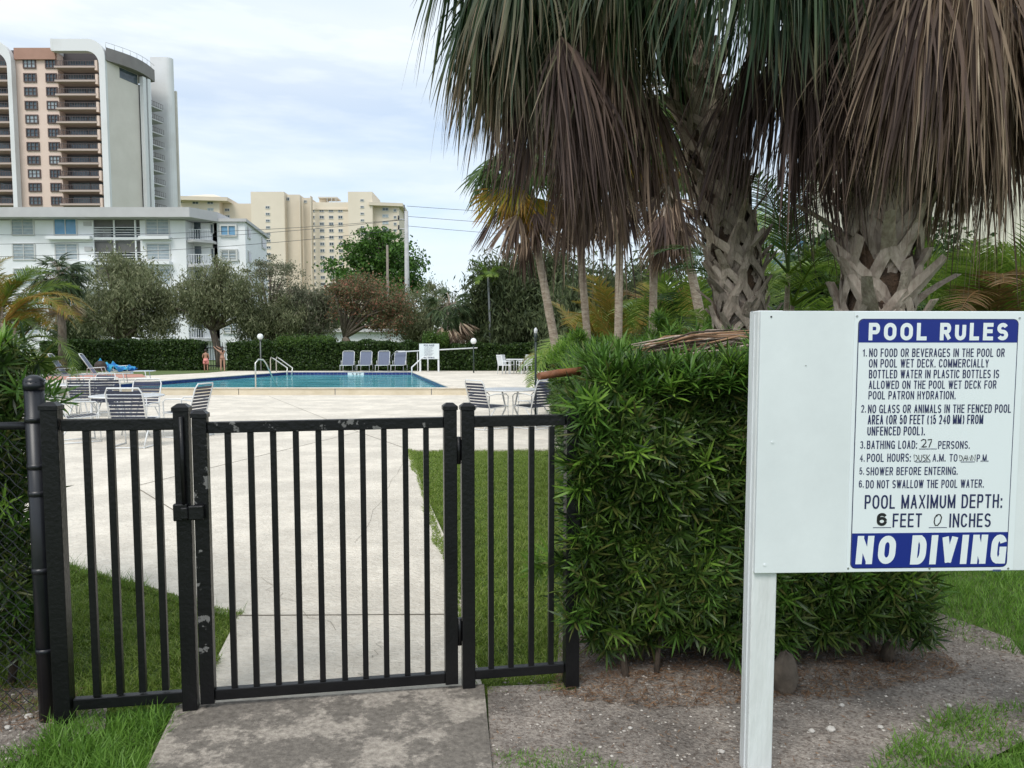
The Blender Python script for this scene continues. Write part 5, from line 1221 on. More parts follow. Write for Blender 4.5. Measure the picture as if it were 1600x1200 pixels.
# latch on the gate stile
L0 = gt.location
lt = MB().box((pGl[0] - L0.x - .008, pGl[1] - L0.y - .045, Z_(797, pGl[1])), (.06, .026, .06), FA).build('latch', m_black, gt, bevel=.006)
MB().box((pGl[0] - L0.x - .052, pGl[1] - L0.y - .052, Z_(797, pGl[1])), (.03, .035, .05), FA).build('latch_bolt', m_black, lt, bevel=.006)
L0 = lp.location
MB().box((pM[0] - L0.x, pM[1] - L0.y - .04, Z_(797, pM[1])), (.055, .024, .07), FA).build('latch_keeper', m_black, lp, bevel=.005)
MB().tube([(pM[0] - L0.x + .012, pM[1] - L0.y - .04, Z_(650, pM[1])), (pM[0] - L0.x + .016, pM[1] - L0.y - .042, Z_(785, pM[1]))], .009, 8).build('pull_rod', m_black, lp)
rp = empty('fence_panel', (pR[0], pR[1], 0), 0, 'short black metal fence panel right of the gate, running into the hedge', 'fence', 'black metal fence panels')
post(rp, pR[0], pR[1], 0, ztl(640, pR), .056); post(rp, pE[0], pE[1], 0, ztl(655, pE), .062)
d_ = np.array(pE) - np.array(pR); dn = d_ / np.linalg.norm(d_); a_ = np.array(pR) + dn * .028; b_ = np.array(pE) - dn * .031
zb1, zb2 = ztl(1060, pR), ztl(1049, pE); zt1, zt2 = ztl(667, pR), ztl(664, pE)
rail(rp, a_, b_, zb1, zb2, .042); rail(rp, a_, b_, zt1, zt2, .047)
for px in (767, 798, 830, 861):
    q = fp(px); picket(rp, q[0], q[1], zb1 + .042 - (zb1 - zb2) * 0, zt1, .024)
L0 = rp.location
for py in (703, 985):
    hx, hy = fp(717.5); h_ = MB().tube([(hx - L0.x, hy - L0.y - .012, Z_(py + 21, hy)), (hx - L0.x, hy - L0.y - .012, Z_(py - 21, hy))], .011, 10).build('hinge', m_black, rp)
    MB().box((hx - L0.x, hy - L0.y - .008, Z_(py, hy)), (.044, .006, .09), FA).build('hinge_leaf', m_black, h_)
# chain link fence + round terminal post at left
rx, ry = X_(50, 3.03), 3.03
cf = empty('chain_link_fence', (rx, ry, 0), 0, 'black chain-link fence ending at a thick round post at left edge', 'fence')
ztp = Z_(597, ry)
rp_ = MB().tube([(0, 0, -.02), (0, 0, ztp)], .036, 16).build('post', m_blackpipe, cf)
MB().sphere((0, 0, ztp), .039, 14, 8, sc=(1, 1, .75)).tube([(0, 0, ztp - .03), (0, 0, ztp + .002)], .039, 14).build('cap', m_blackpipe, rp_)
for py in (655, 728, 770, 890, 1015): MB().tube([(0, 0, Z_(py, ry) - .011), (0, 0, Z_(py, ry) + .011)], .0385, 16).build('tension_band', m_blackpipe, cf)
net = MB(); sp = .052; x1n, zhn = -1.0, 1.18
import itertools
nlines = int((1.0 + zhn) / sp)
for sg in (1, -1):
    for i in range(-2, nlines + 2):
        # lines x = -i*sp + sg*z
        pts = []
        for z in np.arange(.02, zhn, sp / 2):
            x = (-i * sp + z) if sg == 1 else (zhn - (i * sp) - z)
            x = x if sg == 1 else x - .0
            if x1n <= x <= -.04: pts.append((x, .004 * (-1) ** int(z / (sp / 2)) * sg, z))
        if len(pts) > 1: net.tube(pts, .0016, 4, cap=False)
o = net.build('wire_mesh', m_blackpipe, cf); o['kind'] = 'stuff'
MB().tube([(-1.3, 0, 1.19), (0, 0, 1.19)], .016, 10).build('top_rail', m_blackpipe, cf)
cf.rotation_euler = (0, 0, R(2))

# ================================================================== POOL RULES SIGN
SA = R(2.2); SY = 2.60; SX = X_(1184, SY)
sg_ = empty('pool_rules_sign', (SX, SY, 0), SA, 'large white board on a white wooden post with blue POOL RULES and NO DIVING panel', 'sign')
SM = Matrix.Translation((SX, SY, 0)) @ Matrix.Rotation(SA, 4, 'Z'); SI = SM.inverted()
def sp_(px, py, off=0.):
    """pixel -> (u, w) in the sign plane"""
    d = Vector(ray(px, py)); o_ = Vector((0, 0, CH)); dl = SI.to_3x3() @ d; ol = SI @ o_; k_ = (off - ol.y) / dl.y; q = ol + dl * k_; return q.x, q.z
u0, wtop = sp_(1187, 486); _, wbot = sp_(1178, 894)
pw = MB().bx(0, .087, .002, .088, -.05, wtop + .002).build('post', m_woodwhite, sg_, bevel=.004)
MB().bx(1.14, 1.227, .002, .088, -.05, wtop + .002).build('post', m_woodwhite, sg_, bevel=.004)
BW = 1.28
MB().bx(.003, BW, -.014, .0, wbot, wtop).build('backing_board', m_board, sg_, bevel=.0015)
# strip seam down the post side
MB().bx(-.004, .002, .03, .034, .0, wtop - .01).build('seam', m_white, sg_)
sl0, _ = sp_(1333, 690, -.016); sr0, _ = sp_(1589, 690, -.016)
u0 = sp_(1329, 690, -.016)[0]; u1 = sp_(1592, 690, -.016)[0]
pn = MB().bx(u0, u1, -.0175, -.0142, wbot + .002, wtop - .002).build('rules_panel', m_signwhite, sg_, bevel=.0008)
def crop(cx, cy): return cx / 2.857 + 1320, cy / 2.857 + 480
def box_uv(x0, y0, x1, y1):
    ym = (y0 + y1) / 2; a = sp_(*crop(x0, ym), -.018); b_ = sp_(*crop(x1, ym), -.018); t_ = sp_(*crop((x0 + x1) / 2, y0), -.018); c_ = sp_(*crop((x0 + x1) / 2, y1), -.018)
    return a[0], b_[0], c_[1], t_[1]
def rrect(x0, x1, z0, z1, y, r, corners):
    pts = []
    for (cx_, cz_, a0, on) in ((x1 - r, z1 - r, 0, corners[1]), (x0 + r, z1 - r, 90, corners[0]), (x0 + r, z0 + r, 180, corners[3]), (x1 - r, z0 + r, 270, corners[2])):
        if on: pts += [(cx_ + r * math.cos(R(a0 + 15 * i)), y, cz_ + r * math.sin(R(a0 + 15 * i))) for i in range(7)]
        else: pts.append((cx_ + (r if a0 in (0, 270) else -r), y, cz_ + (r if a0 in (0, 90) else -r)))
    return pts
ua, ub, w0, w1_ = box_uv(42, 52, 750, 1163)
wA = sp_(*crop(400, 158), -.018)[1]; wB_ = sp_(*crop(400, 1006), -.018)[1]
def flat(pts, name, mat, par): return MB().add(pts, [tuple(range(len(pts)))]).build(name, mat, par)
flat(rrect(ua, ub, w0, w1_, -.0182, .018, (1, 1, 1, 1)), 'border', m_ink, pn)
flat(rrect(ua + .003, ub - .003, w0 + .003, w1_ - .003, -.0186, .016, (1, 1, 1, 1)), 'white_field', m_signwhite, pn)
flat(rrect(ua + .003, ub - .003, wA, w1_ - .003, -.0190, .016, (1, 1, 0, 0)), 'blue_band', m_signblue, pn)
flat(rrect(ua + .003, ub - .003, w0 + .003, wB_, -.0190, .016, (0, 0, 1, 1)), 'blue_band', m_signblue, pn)
TY = -.0194
def tline(body, x0, y0, x1, y1, mat=m_ink, bold=.012, **kw):
    a, b_, c_, t_ = box_uv(x0, y0, x1, y1); wt = .125 if bold < .01 else (.225 if bold > .04 else .14); sans_text(body, a, b_, c_, t_, TY, mat, pn, wt=wt, gap=.5 if bold > .04 else .34, **kw)
tline('POOL', 106, 70, 366, 148, m_signwhite, .055); tline('RULES', 424, 70, 728, 148, m_signwhite, .055)
tline('NO', 48, 1020, 222, 1146, m_signwhite, .05, shear=.006); tline('DIVING', 292, 1016, 716, 1146, m_signwhite, .05, shear=.006)
for bd, x0, y0, x1, y1 in (('1.', 78, 186, 98, 220), ('NO FOOD OR BEVERAGES IN THE POOL OR', 108, 184, 713, 222), ('ON POOL WET DECK. COMMERCIALLY', 107, 231, 642, 269), ('BOTTLED WATER IN PLASTIC BOTTLES IS', 107, 279, 688, 317),
    ('ALLOWED ON THE POOL WET DECK FOR', 106, 327, 676, 364), ('POOL PATRON HYDRATION.', 105, 374, 494, 411), ('2.', 72, 436, 94, 470), ('NO GLASS OR ANIMALS IN THE FENCED POOL', 103, 434, 741, 472), ('UNFENCED POOL).', 100, 532, 357, 572),
    ('3.', 68, 597, 90, 631), ('BATHING LOAD:', 98, 595, 322, 632), ('PERSONS.', 416, 597, 557, 632), ('4.', 66, 655, 88, 689), ('POOL HOURS:', 98, 653, 294, 690), ('A.M.', 391, 655, 449, 689), ('TO', 466, 655, 502, 689), ('P.M.', 588, 657, 640, 690),
    ('5.', 64, 715, 86, 747), ('SHOWER BEFORE ENTERING.', 95, 713, 503, 749), ('6.', 62, 772, 84, 805), ('DO NOT SWALLOW THE POOL WATER.', 93, 770, 620, 807)):
    tline(bd, x0, y0, x1, y1, bold=.006)
tline('AREA (OR 50 FEET (15 240 MM) FROM', 102, 480, 617, 522, bold=.006)
tline('POOL MAXIMUM DEPTH:', 88, 836, 702, 898, bold=.006); tline('FEET', 213, 920, 343, 982, bold=.006); tline('INCHES', 466, 920, 651, 982, bold=.006)
tline('6', 142, 918, 188, 976, m_marker, .041)
for x0, x1, yy in ((330, 410, 633), (314, 382, 691), (517, 580, 691), (125, 206, 984), (374, 455, 984)):
    a, b_, c_, t_ = box_uv(x0, yy - 2, x1, yy + 1); MB().add([(a, TY, c_), (b_, TY, c_), (b_, TY, t_), (a, TY, t_)], [(0, 1, 2, 3)]).build('rule_line', m_ink, pn)
# hand lettering drawn as marker strokes
def stroke(ptsc, w_=4.5):
    q = [sp_(*crop(x, y), TY) for x, y in ptsc]; hw = w_ / 2 / 2.857 / 440
    pts = np.array(q); d = np.gradient(pts, axis=0); n_ = np.stack([-d[:, 1], d[:, 0]], 1); n_ = n_ / np.maximum(np.linalg.norm(n_, axis=1, keepdims=True), 1e-9)
    Lp, Rp = pts + n_ * hw, pts - n_ * hw; k_ = len(pts)
    vs_ = [(p_[0], TY - .0003, p_[1]) for p_ in Lp] + [(p_[0], TY - .0003, p_[1]) for p_ in Rp]
    return vs_, [(i, i + 1, k_ + i + 1, k_ + i) for i in range(k_ - 1)]
def hand(strokes, w_=4.5):
    b = MB()
    for s_ in strokes: v, f = stroke(s_, w_); b.add(v, f)
    b.build('handwriting', m_marker, pn)
hand([[(340, 596), (350, 590), (361, 592), (362, 604), (350, 618), (342, 624), (352, 624), (366, 622)], [(370, 592), (388, 590), (386, 600), (380, 614), (376, 626)]])
hand([[(309, 658), (310, 688), (309, 658), (320, 662), (325, 674), (320, 685), (310, 688)], [(330, 659), (331, 682), (337, 688), (343, 682), (344, 659)], [(361, 660), (352, 659), (349, 667), (359, 675), (360, 684), (350, 687)], [(366, 658), (366, 688)], [(380, 658), (368, 672), (382, 686)]], 3.2)
hand([[(513, 660), (513, 686), (513, 660), (522, 664), (526, 674), (521, 683), (513, 686)], [(529, 686), (538, 660), (543, 686)], [(532, 676), (544, 674)], [(545, 661), (550, 684), (556, 668), (561, 685), (566, 660)], [(568, 686), (568, 661), (582, 686), (582, 658)]], 3.2)
hand([[(412, 926), (402, 940), (399, 960), (404, 974), (414, 974), (426, 960), (432, 938), (426, 926), (416, 925), (410, 934)]], 5)
# maker's mark bars bottom right
for i in range(9):
    a, b_, c_, t_ = box_uv(660 + i * 4, 1170, 662.5 + i * 4, 1179); MB().add([(a, TY, c_), (b_, TY, c_), (b_, TY, t_), (a, TY, t_)], [(0, 1, 2, 3)]).build('printed_mark', m_signblue, pn)
def screw(px, py, y, r=.004, m_=m_screw):
    a, c_ = sp_(px, py, y); MB().tube([(a, y + .001, c_), (a, y - .002, c_)], r, 10).build('screw', m_, sg_)
for px, py in ((1339, 494), (1593, 497), (1325, 888), (1575, 888), (1452, 888)): screw(px, py, -.0176, .0036)
for px, py in ((1207, 691), (1195, 883)): screw(px, py, -.0142, .0045, m_board)
screw(1205, 495, -.0142, .003, m_marker); screw(1259, 571, -.0142, .002, m_screw); screw(1175, 487, .0015, .003)

# ================================================================== POOL FURNITURE
def strap_mesh(w_, h_, th=.006):
    return MB().box((0, 0, 0), (w_, th, h_)).mesh('strap', m_strap)
sm_ = strap_mesh(.50, .040)
def make_chair(loc, rz, label):
    t = empty('patio_chair', loc, rz, label, 'chair', 'strap patio chairs round the tables'); hw = .27
    bk0, bk1 = (-.20, .40), (-.36, .90)      # (y,z) back line : chair faces +Y
    for s in (-1, 1):
        x = s * hw
        MB().tube([(x, .27, .02), (x, .24, .40), (x, .25, .60), (x, .20, .645), (x, -.05, .65), (x, -.27, .62)], .0115, 7).build('arm', m_alu, t)
        MB().tube([(x, -.05, .40), (x, -.22, .2), (x, -.33, .02)], .0115, 7).build('leg', m_alu, t)
        MB().tube([(x, -.34, .012), (x, .28, .012)], .0115, 7).build('runner', m_alu, t)
    MB().tube([(-hw, .25, .42), (-hw, -.2, .39), (-hw, -.33, .82), (-hw + .04, -.36, .90), (hw - .04, -.36, .90), (hw, -.33, .82), (hw, -.2, .39), (hw, .25, .42), (hw - .02, .27, .42), (-hw + .02, .27, .42)], .0125, 7).build('frame', m_alu, t)
    MB().tube([(-hw, -.33, .012), (hw, -.33, .012)], .010, 6).build('stretcher', m_alu, t)
    for i in range(8):
        s = i / 7; y = -.215 + (-.325 + .215) * s; z = .45 + (.83 - .45) * s
        mk('strap', sm_, t, (0, y, z), (math.atan2(.13, .43), 0, 0))
    for i in range(8): mk('strap', sm_, t, (0, -.15 + i * .054, .395 + i * .0035), (R(90), 0, 0))
    return t
def round_table_(loc, label, rz=0, parasol=False):
    t = empty('round_table', loc, rz, label, 'table', 'round white patio tables')
    b = MB(); b.tube([(0, 0, .695), (0, 0, .715)], .56, 28); b.build('tabletop', m_tabletop, t, bevel=.004)
    MB().tube([(.56 * math.cos(a), .56 * math.sin(a), .70) for a in np.linspace(0, 2 * math.pi, 29)], .013, 6).build('rim', m_alu, t)
    for i in range(4):
        a = math.pi / 4 + i * math.pi / 2
        MB().tube([(.22 * math.cos(a), .22 * math.sin(a), .69), (.12 * math.cos(a), .12 * math.sin(a), .35), (.34 * math.cos(a), .34 * math.sin(a), .015)], .014, 7).build('leg', m_alu, t)
    return t
# left near set
c1 = G(196, 700); T1 = (X_(196, 12.7), 12.7, 0)
proto = make_chair((X_(204, 11.6), 11.65, 0), R(2), 'navy strap patio chair seen from behind at the near left table')
round_table_(T1, 'round white table nearest the camera at left, ringed by strap chairs')
def chair(px, D, rz, label, z=0): return copy_tree(proto, None, (X_(px, D), D, z), rz, label)
chair(118, 12.2, R(-52), 'strap chair tilted at the left side of the near left table')
chair(288, 12.9, R(82), 'strap chair half hidden behind the gate latch post, right of near left table')
chair(214, 14.3, R(178), 'strap chair on the pool side of the near left table, mostly hidden')
T2 = (X_(126, 16.6), 16.6, 0)
round_table_(T2, 'second round white table at left, further from the gate')
chair(163, 15.6, R(25), 'strap chair seen from behind between the two left tables')
chair(146, 17.6, R(165), 'strap chair on the far side of the second left table')
chair(90, 16.8, R(-70), 'strap chair at the left side of the second left table')
chair(135, 15.6, R(5), 'strap chair on the near side of the second left table')
# right set
T3 = (X_(797, 14.6), 14.6, 0)
round_table_(T3, 'round white table with a bare parasol pole near the right hedge')
chair(763, 14.2, R(-48), 'strap chair left of the parasol table, angled to it')
chair(832, 14.3, R(48), 'strap chair right of the parasol table, near the hedge')
chair(838, 15.6, R(135), 'strap chair behind the parasol pole on the pool side')
um = empty('parasol_pole', (X_(837, 14.9), 14.9, 0), 0, 'bare dark parasol pole with white finial standing by the right-hand table', 'parasol pole')
MB().tube([(0, 0, 0), (0, 0, Z_(521, 14.9))], .022, 10).build('pole', m_darkpost, um)
MB().tube([(0, 0, Z_(533, 14.9)), (0, 0, Z_(521, 14.9))], .034, 10).build('collar', m_darkpost, um)
MB().tube([(0, 0, Z_(521, 14.9)), (0, 0, Z_(515, 14.9)), (0, 0, Z_(512, 14.9))], [.03, .035, .012], 10).build('finial', m_white, um)
MB().tube([(0, 0, 0), (0, 0, .06), (0, 0, .10)], [.22, .22, .06], 20).build('base', m_white, um)
# far white table and chairs
def white_chair(loc, rz, label):
    t = empty('white_chair', loc, rz, label, 'chair', 'white chairs at the far table')
    for s in (-1, 1):
        MB().tube([(s * .24, .22, 0), (s * .24, .22, .62), (s * .24, -.18, .62)], .022, 6).build('leg', m_white, t)
        MB().tube([(s * .24, -.24, 0), (s * .24, -.2, .42), (s * .24, -.3, .92)], .022, 6).build('leg', m_white, t)
    MB().box((0, 0, .43), (.5, .46, .03)).build('seat', m_white, t)
    for i in range(6): MB().box((-.19 + i * .076, -.25, .68), (.04, .02, .46), M=Matrix.Rotation(R(11), 3, 'X')).build('slat', m_white, t)
    MB().box((0, -.3, .91), (.5, .03, .06)).build('top_rail', m_white, t)
    return t
FZ = .2; wc = white_chair((X_(788, 37.5), 37.5, FZ), R(-60), 'white slatted chair left of the far white table')
copy_tree(wc, None, (X_(794, 38.6), 38.6, FZ), R(-110), 'white slatted chair behind and left of the far white table')
copy_tree(wc, None, (X_(821, 37.5), 37.5, FZ), R(60), 'white slatted chair right of the far white table')
copy_tree(wc, None, (X_(816, 38.6), 38.6, FZ), R(110), 'white slatted chair behind and right of the far white table')
t4 = empty('square_table', (X_(805, 38), 38, FZ), 0, 'small white table at the far hedge between white slatted chairs', 'table')
MB().box((0, 0, .71), (.9, .9, .04)).build('tabletop', m_white, t4)
for a, b_ in ((-1, -1), (1, -1), (1, 1), (-1, 1)): MB().box((a * .3, b_ * .3, .345), (.06, .06, .69)).build('leg', m_white, t4)

# loungers
def make_lounger(loc, rz, label, seatm=m_sling, backm=m_sling, ang=62, group='sun loungers by the pool'):
    t = empty('sun_lounger', loc, rz, label, 'sun lounger', group); hw = .31; ca, sa = math.cos(R(ang)), math.sin(R(ang)); Lb = .78
    # foot at +Y, hinge y=0, back rises toward -Y
    for s in (-1, 1): MB().tube([(s * hw, 0, .36), (s * hw, 1.2, .36)], .017, 6).build('side_rail', m_alu, t)
    MB().tube([(-hw, 1.2, .36), (hw, 1.2, .36)], .017, 6).build('foot_rail', m_alu, t)
    MB().tube([(-hw, 0, .36), (-hw, -Lb * ca, .36 + Lb * sa), (-hw + .07, -Lb * ca - .03, .36 + Lb * sa + .05), (hw - .07, -Lb * ca - .03, .36 + Lb * sa + .05), (hw, -Lb * ca, .36 + Lb * sa), (hw, 0, .36)], .017, 6).build('back_frame', m_alu, t)
    for y in (-.42, 1.0):
        MB().tube([(-hw - .01, y - .05, .36), (-hw - .02, y, .02), (hw + .02, y, .02), (hw + .01, y - .05, .36)], .015, 6).build('leg', m_alu, t)
    for s in (-1, 1):
        MB().tube([(s * hw, -.5, .36), (s * hw, .02, .36)], .015, 6).build('side_rail', m_alu, t)
        MB().tube([(s * (hw + .02), -.2, .36), (s * (hw + .03), -.18, .56), (s * (hw + .03), .25, .58), (s * (hw + .02), .32, .37)], .013, 6).build('arm', m_alu, t)
    MB().box((0, .6, .362), (2 * hw - .03, 1.14, .012)).build('seat_sling', seatm, t)
    MB().box((0, -Lb * ca / 2, .36 + Lb * sa / 2), (2 * hw - .03, Lb, .012), M=Matrix.Rotation(R(-ang), 3, 'X')).build('back_sling', backm, t)
    return t
l0 = make_lounger((X_(543, 41.4), 41.5, FZ), R(186), 'grey-blue sun lounger, leftmost of the four along the far hedge')
for px, nm in ((571, 'second from left of the four along the far hedge'), (599, 'third from left of the four along the far hedge'), (624.5, 'rightmost of the four along the far hedge')):
    copy_tree(l0, None, (X_(px, 41.5), 41.5, FZ), R(random.uniform(178, 184)), 'grey-blue sun lounger, ' + nm)
make_lounger((X_(52, 25.6), 25.6, FZ), R(-78), 'grey-blue sun lounger behind the round black post, leftmost at the left pool end', m_salmon, ang=58)
make_lounger((X_(100, 26.8), 26.8, FZ), R(-74), 'grey-blue sun lounger with pinkish seat, middle of the left pool end', m_salmon, ang=58)
make_lounger((X_(147, 27.6), 27.6, FZ), R(-72), 'grey-blue sun lounger with pinkish seat nearest the blue one', m_salmon, ang=58)
bl = make_lounger((X_(188, 30.5), 30.5, FZ), R(-78), 'bright blue sun lounger laid nearly flat at the left end of the pool', m_bluecloth, m_bluecloth, 22)
tv = []
rgt = np.random.default_rng(3)
nx_, ny_ = 12, 9
for i in range(nx_):
    for j in range(ny_): tv.append((-.6 + i * .11, -.36 + j * .09, .62 + .09 * math.sin(i * 1.3 + j) * math.cos(j * 1.1) + .06 * rgt.normal() - .016 * i))
tf = [(i * ny_ + j, (i + 1) * ny_ + j, (i + 1) * ny_ + j + 1, i * ny_ + j + 1) for i in range(nx_ - 1) for j in range(ny_ - 1)]
tmb = MB(); tmb.add(tv, tf, 0, True); tw_o = tmb.build('towel', m_bluecloth, None, loc=(X_(183, 30.4), 30.4, FZ))
so_ = tw_o.modifiers.new('thick', 'SOLIDIFY'); so_.thickness = .03
tag(tw_o, 'crumpled turquoise and blue towel heaped on the flat blue lounger', 'towel')
bag = MB().sphere((0, 0, .22), .24, 12, 8, sc=(1, .7, .9)).build('bag', m_hair, None, loc=(X_(156, 29.9), 29.9, FZ + .35)); tag(bag, 'dark bag resting at the head end of the blue lounger', 'bag')
# small side table with towel near loungers
st = empty('side_table', (X_(118, 24.9), 24.9, FZ), 0, 'low white side table between the left loungers', 'table')
MB().tube([(0, 0, .40), (0, 0, .43)], .26, 18).build('tabletop', m_white, st)
for i in range(3): a = i * 2.09; MB().tube([(.2 * math.cos(a), .2 * math.sin(a), .4), (.24 * math.cos(a), .24 * math.sin(a), 0)], .014, 6).build('leg', m_white, st)

# grab rails and ladder
def rail_obj(name, label, paths, r=.024, mat=m_steel):
    o_ = paths[0][0]; t = empty(name, o_, 0, label, 'handrail', 'pool handrails'); 
    for p_ in paths: MB().tube([np.array(q) - np.array(o_) for q in p_], r, 8).build('rail', mat, t)
    return t
d0 = 24.45; zc = .222
rail_obj('grab_rail', 'single curved steel grab rail at the near pool edge', [[(X_(398, d0), d0, zc), (X_(398, d0), d0 + .02, 1.0), (X_(401, d0), d0 + .15, 1.12), (X_(406, d0), d0 + .3, 1.10), (X_(409, d0), d0 + .4, .98), (X_(419, d0), d0 + 1.0, .06)]])
d0 = 38.6
rail_obj('pool_ladder', 'pair of looped steel ladder rails at the far left corner of the pool', [
    [(X_(422, 40.5), 40.5, .22), (X_(422, 40.5), 40.5, .85), (X_(424, 40.4), 40.3, .98), (X_(428, 40), 40.0, .9), (X_(443, d0), 39.2, .45), (X_(443, d0), 39.0, .0)],
    [(X_(431, 40.5), 40.5, .22), (X_(431, 40.5), 40.5, .88), (X_(433, 40.4), 40.3, 1.0), (X_(437, 40), 40.0, .9), (X_(451, d0), 39.2, .45), (X_(451, d0), 39.0, .0)]], .03)
rail_obj('step_handrail', 'white sloping handrail at the far right corner of the pool', [
    [(X_(643.5, 39.5), 39.4, .05), (X_(643.5, 39.5), 39.4, .48), (X_(661, 40.5), 40.5, 1.0), (X_(666, 40.5), 40.6, 1.0), (X_(668, 40.5), 40.6, .9), (X_(668, 40.5), 40.6, .22)]], .035, m_white)
# far sign
D = 40.9
fs = empty('distant_rules_sign', (X_(671, D), D, FZ), 0, 'white rules board on two white posts at the far pool corner', 'sign')
fx0, fx1, fz0, fz1 = X_(655, D) - X_(671, D), X_(686, D) - X_(671, D), Z_(561, D) - FZ, Z_(537, D) - FZ
bd_ = MB().bx(fx0, fx1, -.02, .02, fz0, fz1).build('board', m_board, fs)
for x in (fx0 + .04, fx1 - .04): MB().bx(x - .045, x + .045, .021, .1, 0, fz1).build('post', m_white, fs)
fit_text('POOL RULES', fx0 + .25, fx1 - .25, fz1 - .14, fz1 - .04, -.023, m_ink, bd_, bold=.03)
for i in range(9):
    q = .3 + .04 * (i % 3); fit_text(('NO FOOD OR GLASS', 'SHOWER BEFORE', 'BATHING LOAD 27')[i % 3], fx0 + .28, fx1 - q, fz1 - .2 - i * .055, fz1 - .165 - i * .055, -.023, m_ink, bd_)
fit_text('NO DIVING', fx0 + .25, fx1 - .25, fz0 + .03, fz0 + .12, -.023, m_ink, bd_, bold=.03)
# rescue pole
D = 41.6
rpole = empty('rescue_pole', P(622, 550, D), 0, 'long white rescue pole with a dark hook hung along the far hedge', 'rescue pole')
O = np.array(rpole.location)
MB().tube([P(622, 550, D) - O, P(746, 543.5, D) - O], .035, 6).build('pole', m_white, rpole)
MB().tube([P(622, 550, D) - O, P(616, 551, D) - O, P(612, 556, D) - O, P(612, 563, D) - O], .018, 6).build('hook', m_greypost, rpole)
for px, py in ((652, 548.5), (740, 544)):
    pt = P(px, py + .5, D) - O; MB().tube([pt + np.array([0, .06, 0]), np.array([pt[0], .06, FZ - O[2]])], .025, 6).build('stand', m_white, rpole)
# lamps
def lamp(px, pyg, D, r, mat, label, z=.2, r_pole=.035):
    t = empty('globe_lamp', (X_(px, D), D, z), 0, label, 'lamp post', 'globe lamp posts'); zg = Z_(pyg, D) - z
    MB().tube([(0, 0, 0), (0, 0, zg - r * .9)], r_pole, 8).build('post', mat, t); MB().sphere((0, 0, zg), r, 16, 10).build('globe', m_globe, t)
    MB().tube([(0, 0, zg - r * 1.25), (0, 0, zg - r * .8)], r * .5, 10).build('collar', mat, t)
lamp(407, 526, 42.2, .165, m_greypost, 'grey lamp post with white globe in front of the hedge, behind the grab rail')
lamp(740, 533, 39.2, .155, m_darkpost, 'dark green lamp post with white globe right of the far rules sign')
lamp(209, 531, 46.0, .16, m_greypost, 'white globe lamp peeping over the left hedge')
lamp(36, 527.5, 46.0, .13, m_greypost, 'small white globe lamp among the palms at far left')

# ================================================================== PEOPLE
def person(label, loc, rz, verts, edges, radii, skinm, extras):
    t = empty('person', loc, rz, label, 'person')
    me = bpy.data.meshes.new('body'); me.from_pydata(verts, edges, []); me.materials.append(skinm); o = bpy.data.objects.new('body', me); link(o, t)
    md = o.modifiers.new('skin', 'SKIN'); sv = me.skin_vertices[0].data
    for i, r_ in enumerate(radii): sv[i].radius = (r_, r_) if not hasattr(r_, '__len__') else r_
    sv[0].use_root = True; md.use_smooth_shade = True
    ss = o.modifiers.new('sub', 'SUBSURF'); ss.levels = 1; ss.render_levels = 2
    for nm, mb, m_ in extras: mb.build(nm, m_, t)
    return t
def body(h, arms):
    s = h / 1.7; V = [(0, 0, .93), (0, .01, 1.12), (0, 0, 1.32), (0, 0, 1.42), (0, .01, 1.50), (0, .02, 1.58), (0, .02, 1.67),
        (-.10, 0, .90), (-.11, .01, .50), (-.11, -.02, .09), (-.11, .10, .03), (.10, 0, .90), (.11, .01, .50), (.11, -.02, .09), (.11, .10, .03),
        (-.17, 0, 1.38), *arms[0], (.17, 0, 1.38), *arms[1]]
    n = len(arms[0]); E = [(0, 1), (1, 2), (2, 3), (3, 4), (4, 5), (5, 6), (0, 7), (7, 8), (8, 9), (9, 10), (0, 11), (11, 12), (12, 13), (13, 14), (2, 15)]
    E += [(15 + i, 16 + i) for i in range(n)]; k = 16 + n; E += [(2, k)] + [(k + i, k + 1 + i) for i in range(n)]
    Rr = [(.13, .10), (.11, .085), (.14, .09), .06, .055, .095, .07, .085, .055, .038, .03, .085, .055, .038, .03] + [.06] + [.042, .032, .025, .02][:n] + [.06] + [.042, .032, .025, .02][:n]
    return [tuple(c * s for c in v) for v in V], E, [tuple(c * s for c in r_) if hasattr(r_, '__len__') else r_ * s for r_ in Rr], s
# child in pink shorts seen from behind (faces +Y)
V, E, Rr, s = body(1.18, [[(-.23, 0, 1.14), (-.20, .14, 1.0), (-.14, .22, 1.02)], [(.23, 0, 1.14), (.20, .14, 1.0), (.14, .22, 1.02)]])
sh = MB().tube([(0, 0, 1.02 * s), (0, 0, .88 * s), (0, 0, .80 * s)], [.165 * s, .185 * s, .19 * s], 12)
for q in (-1, 1): sh.tube([(q * .10 * s, 0, .86 * s), (q * .11 * s, .005, .58 * s)], [.105 * s, .115 * s], 10)
hr_ = MB().sphere((0, -.005, 1.62 * s), .115 * s, 12, 8, sc=(.9, .95, 1.0))
person('bare-backed child in pink swim shorts standing in the hedge gap', (X_(321, 41), 41, FZ), R(10), V, E, Rr, m_skin, [('swim_shorts', sh, m_pink), ('hair', hr_, m_hair)])
V, E, Rr, s = body(1.34, [[(-.33, .05, 1.50), (-.50, .06, 1.66), (-.55, .06, 1.72)], [(-.02, .15, 1.52), (-.28, .12, 1.66), (-.36, .1, 1.75)]])
bt = MB().tube([(0, 0, .99 * s), (0, 0, .88 * s)], [.155 * s, .16 * s], 12); tp_ = MB().tube([(0, 0, 1.22 * s), (0, 0, 1.30 * s)], [.155 * s, .16 * s], 12)
hr_ = MB().sphere((0, -.01, 1.63 * s), .11 * s, 12, 8, sc=(.95, 1, 1)).tube([(0, -.09 * s, 1.62 * s), (.02, -.12 * s, 1.45 * s), (.02, -.11 * s, 1.28 * s)], [.07 * s, .07 * s, .02 * s], 8)
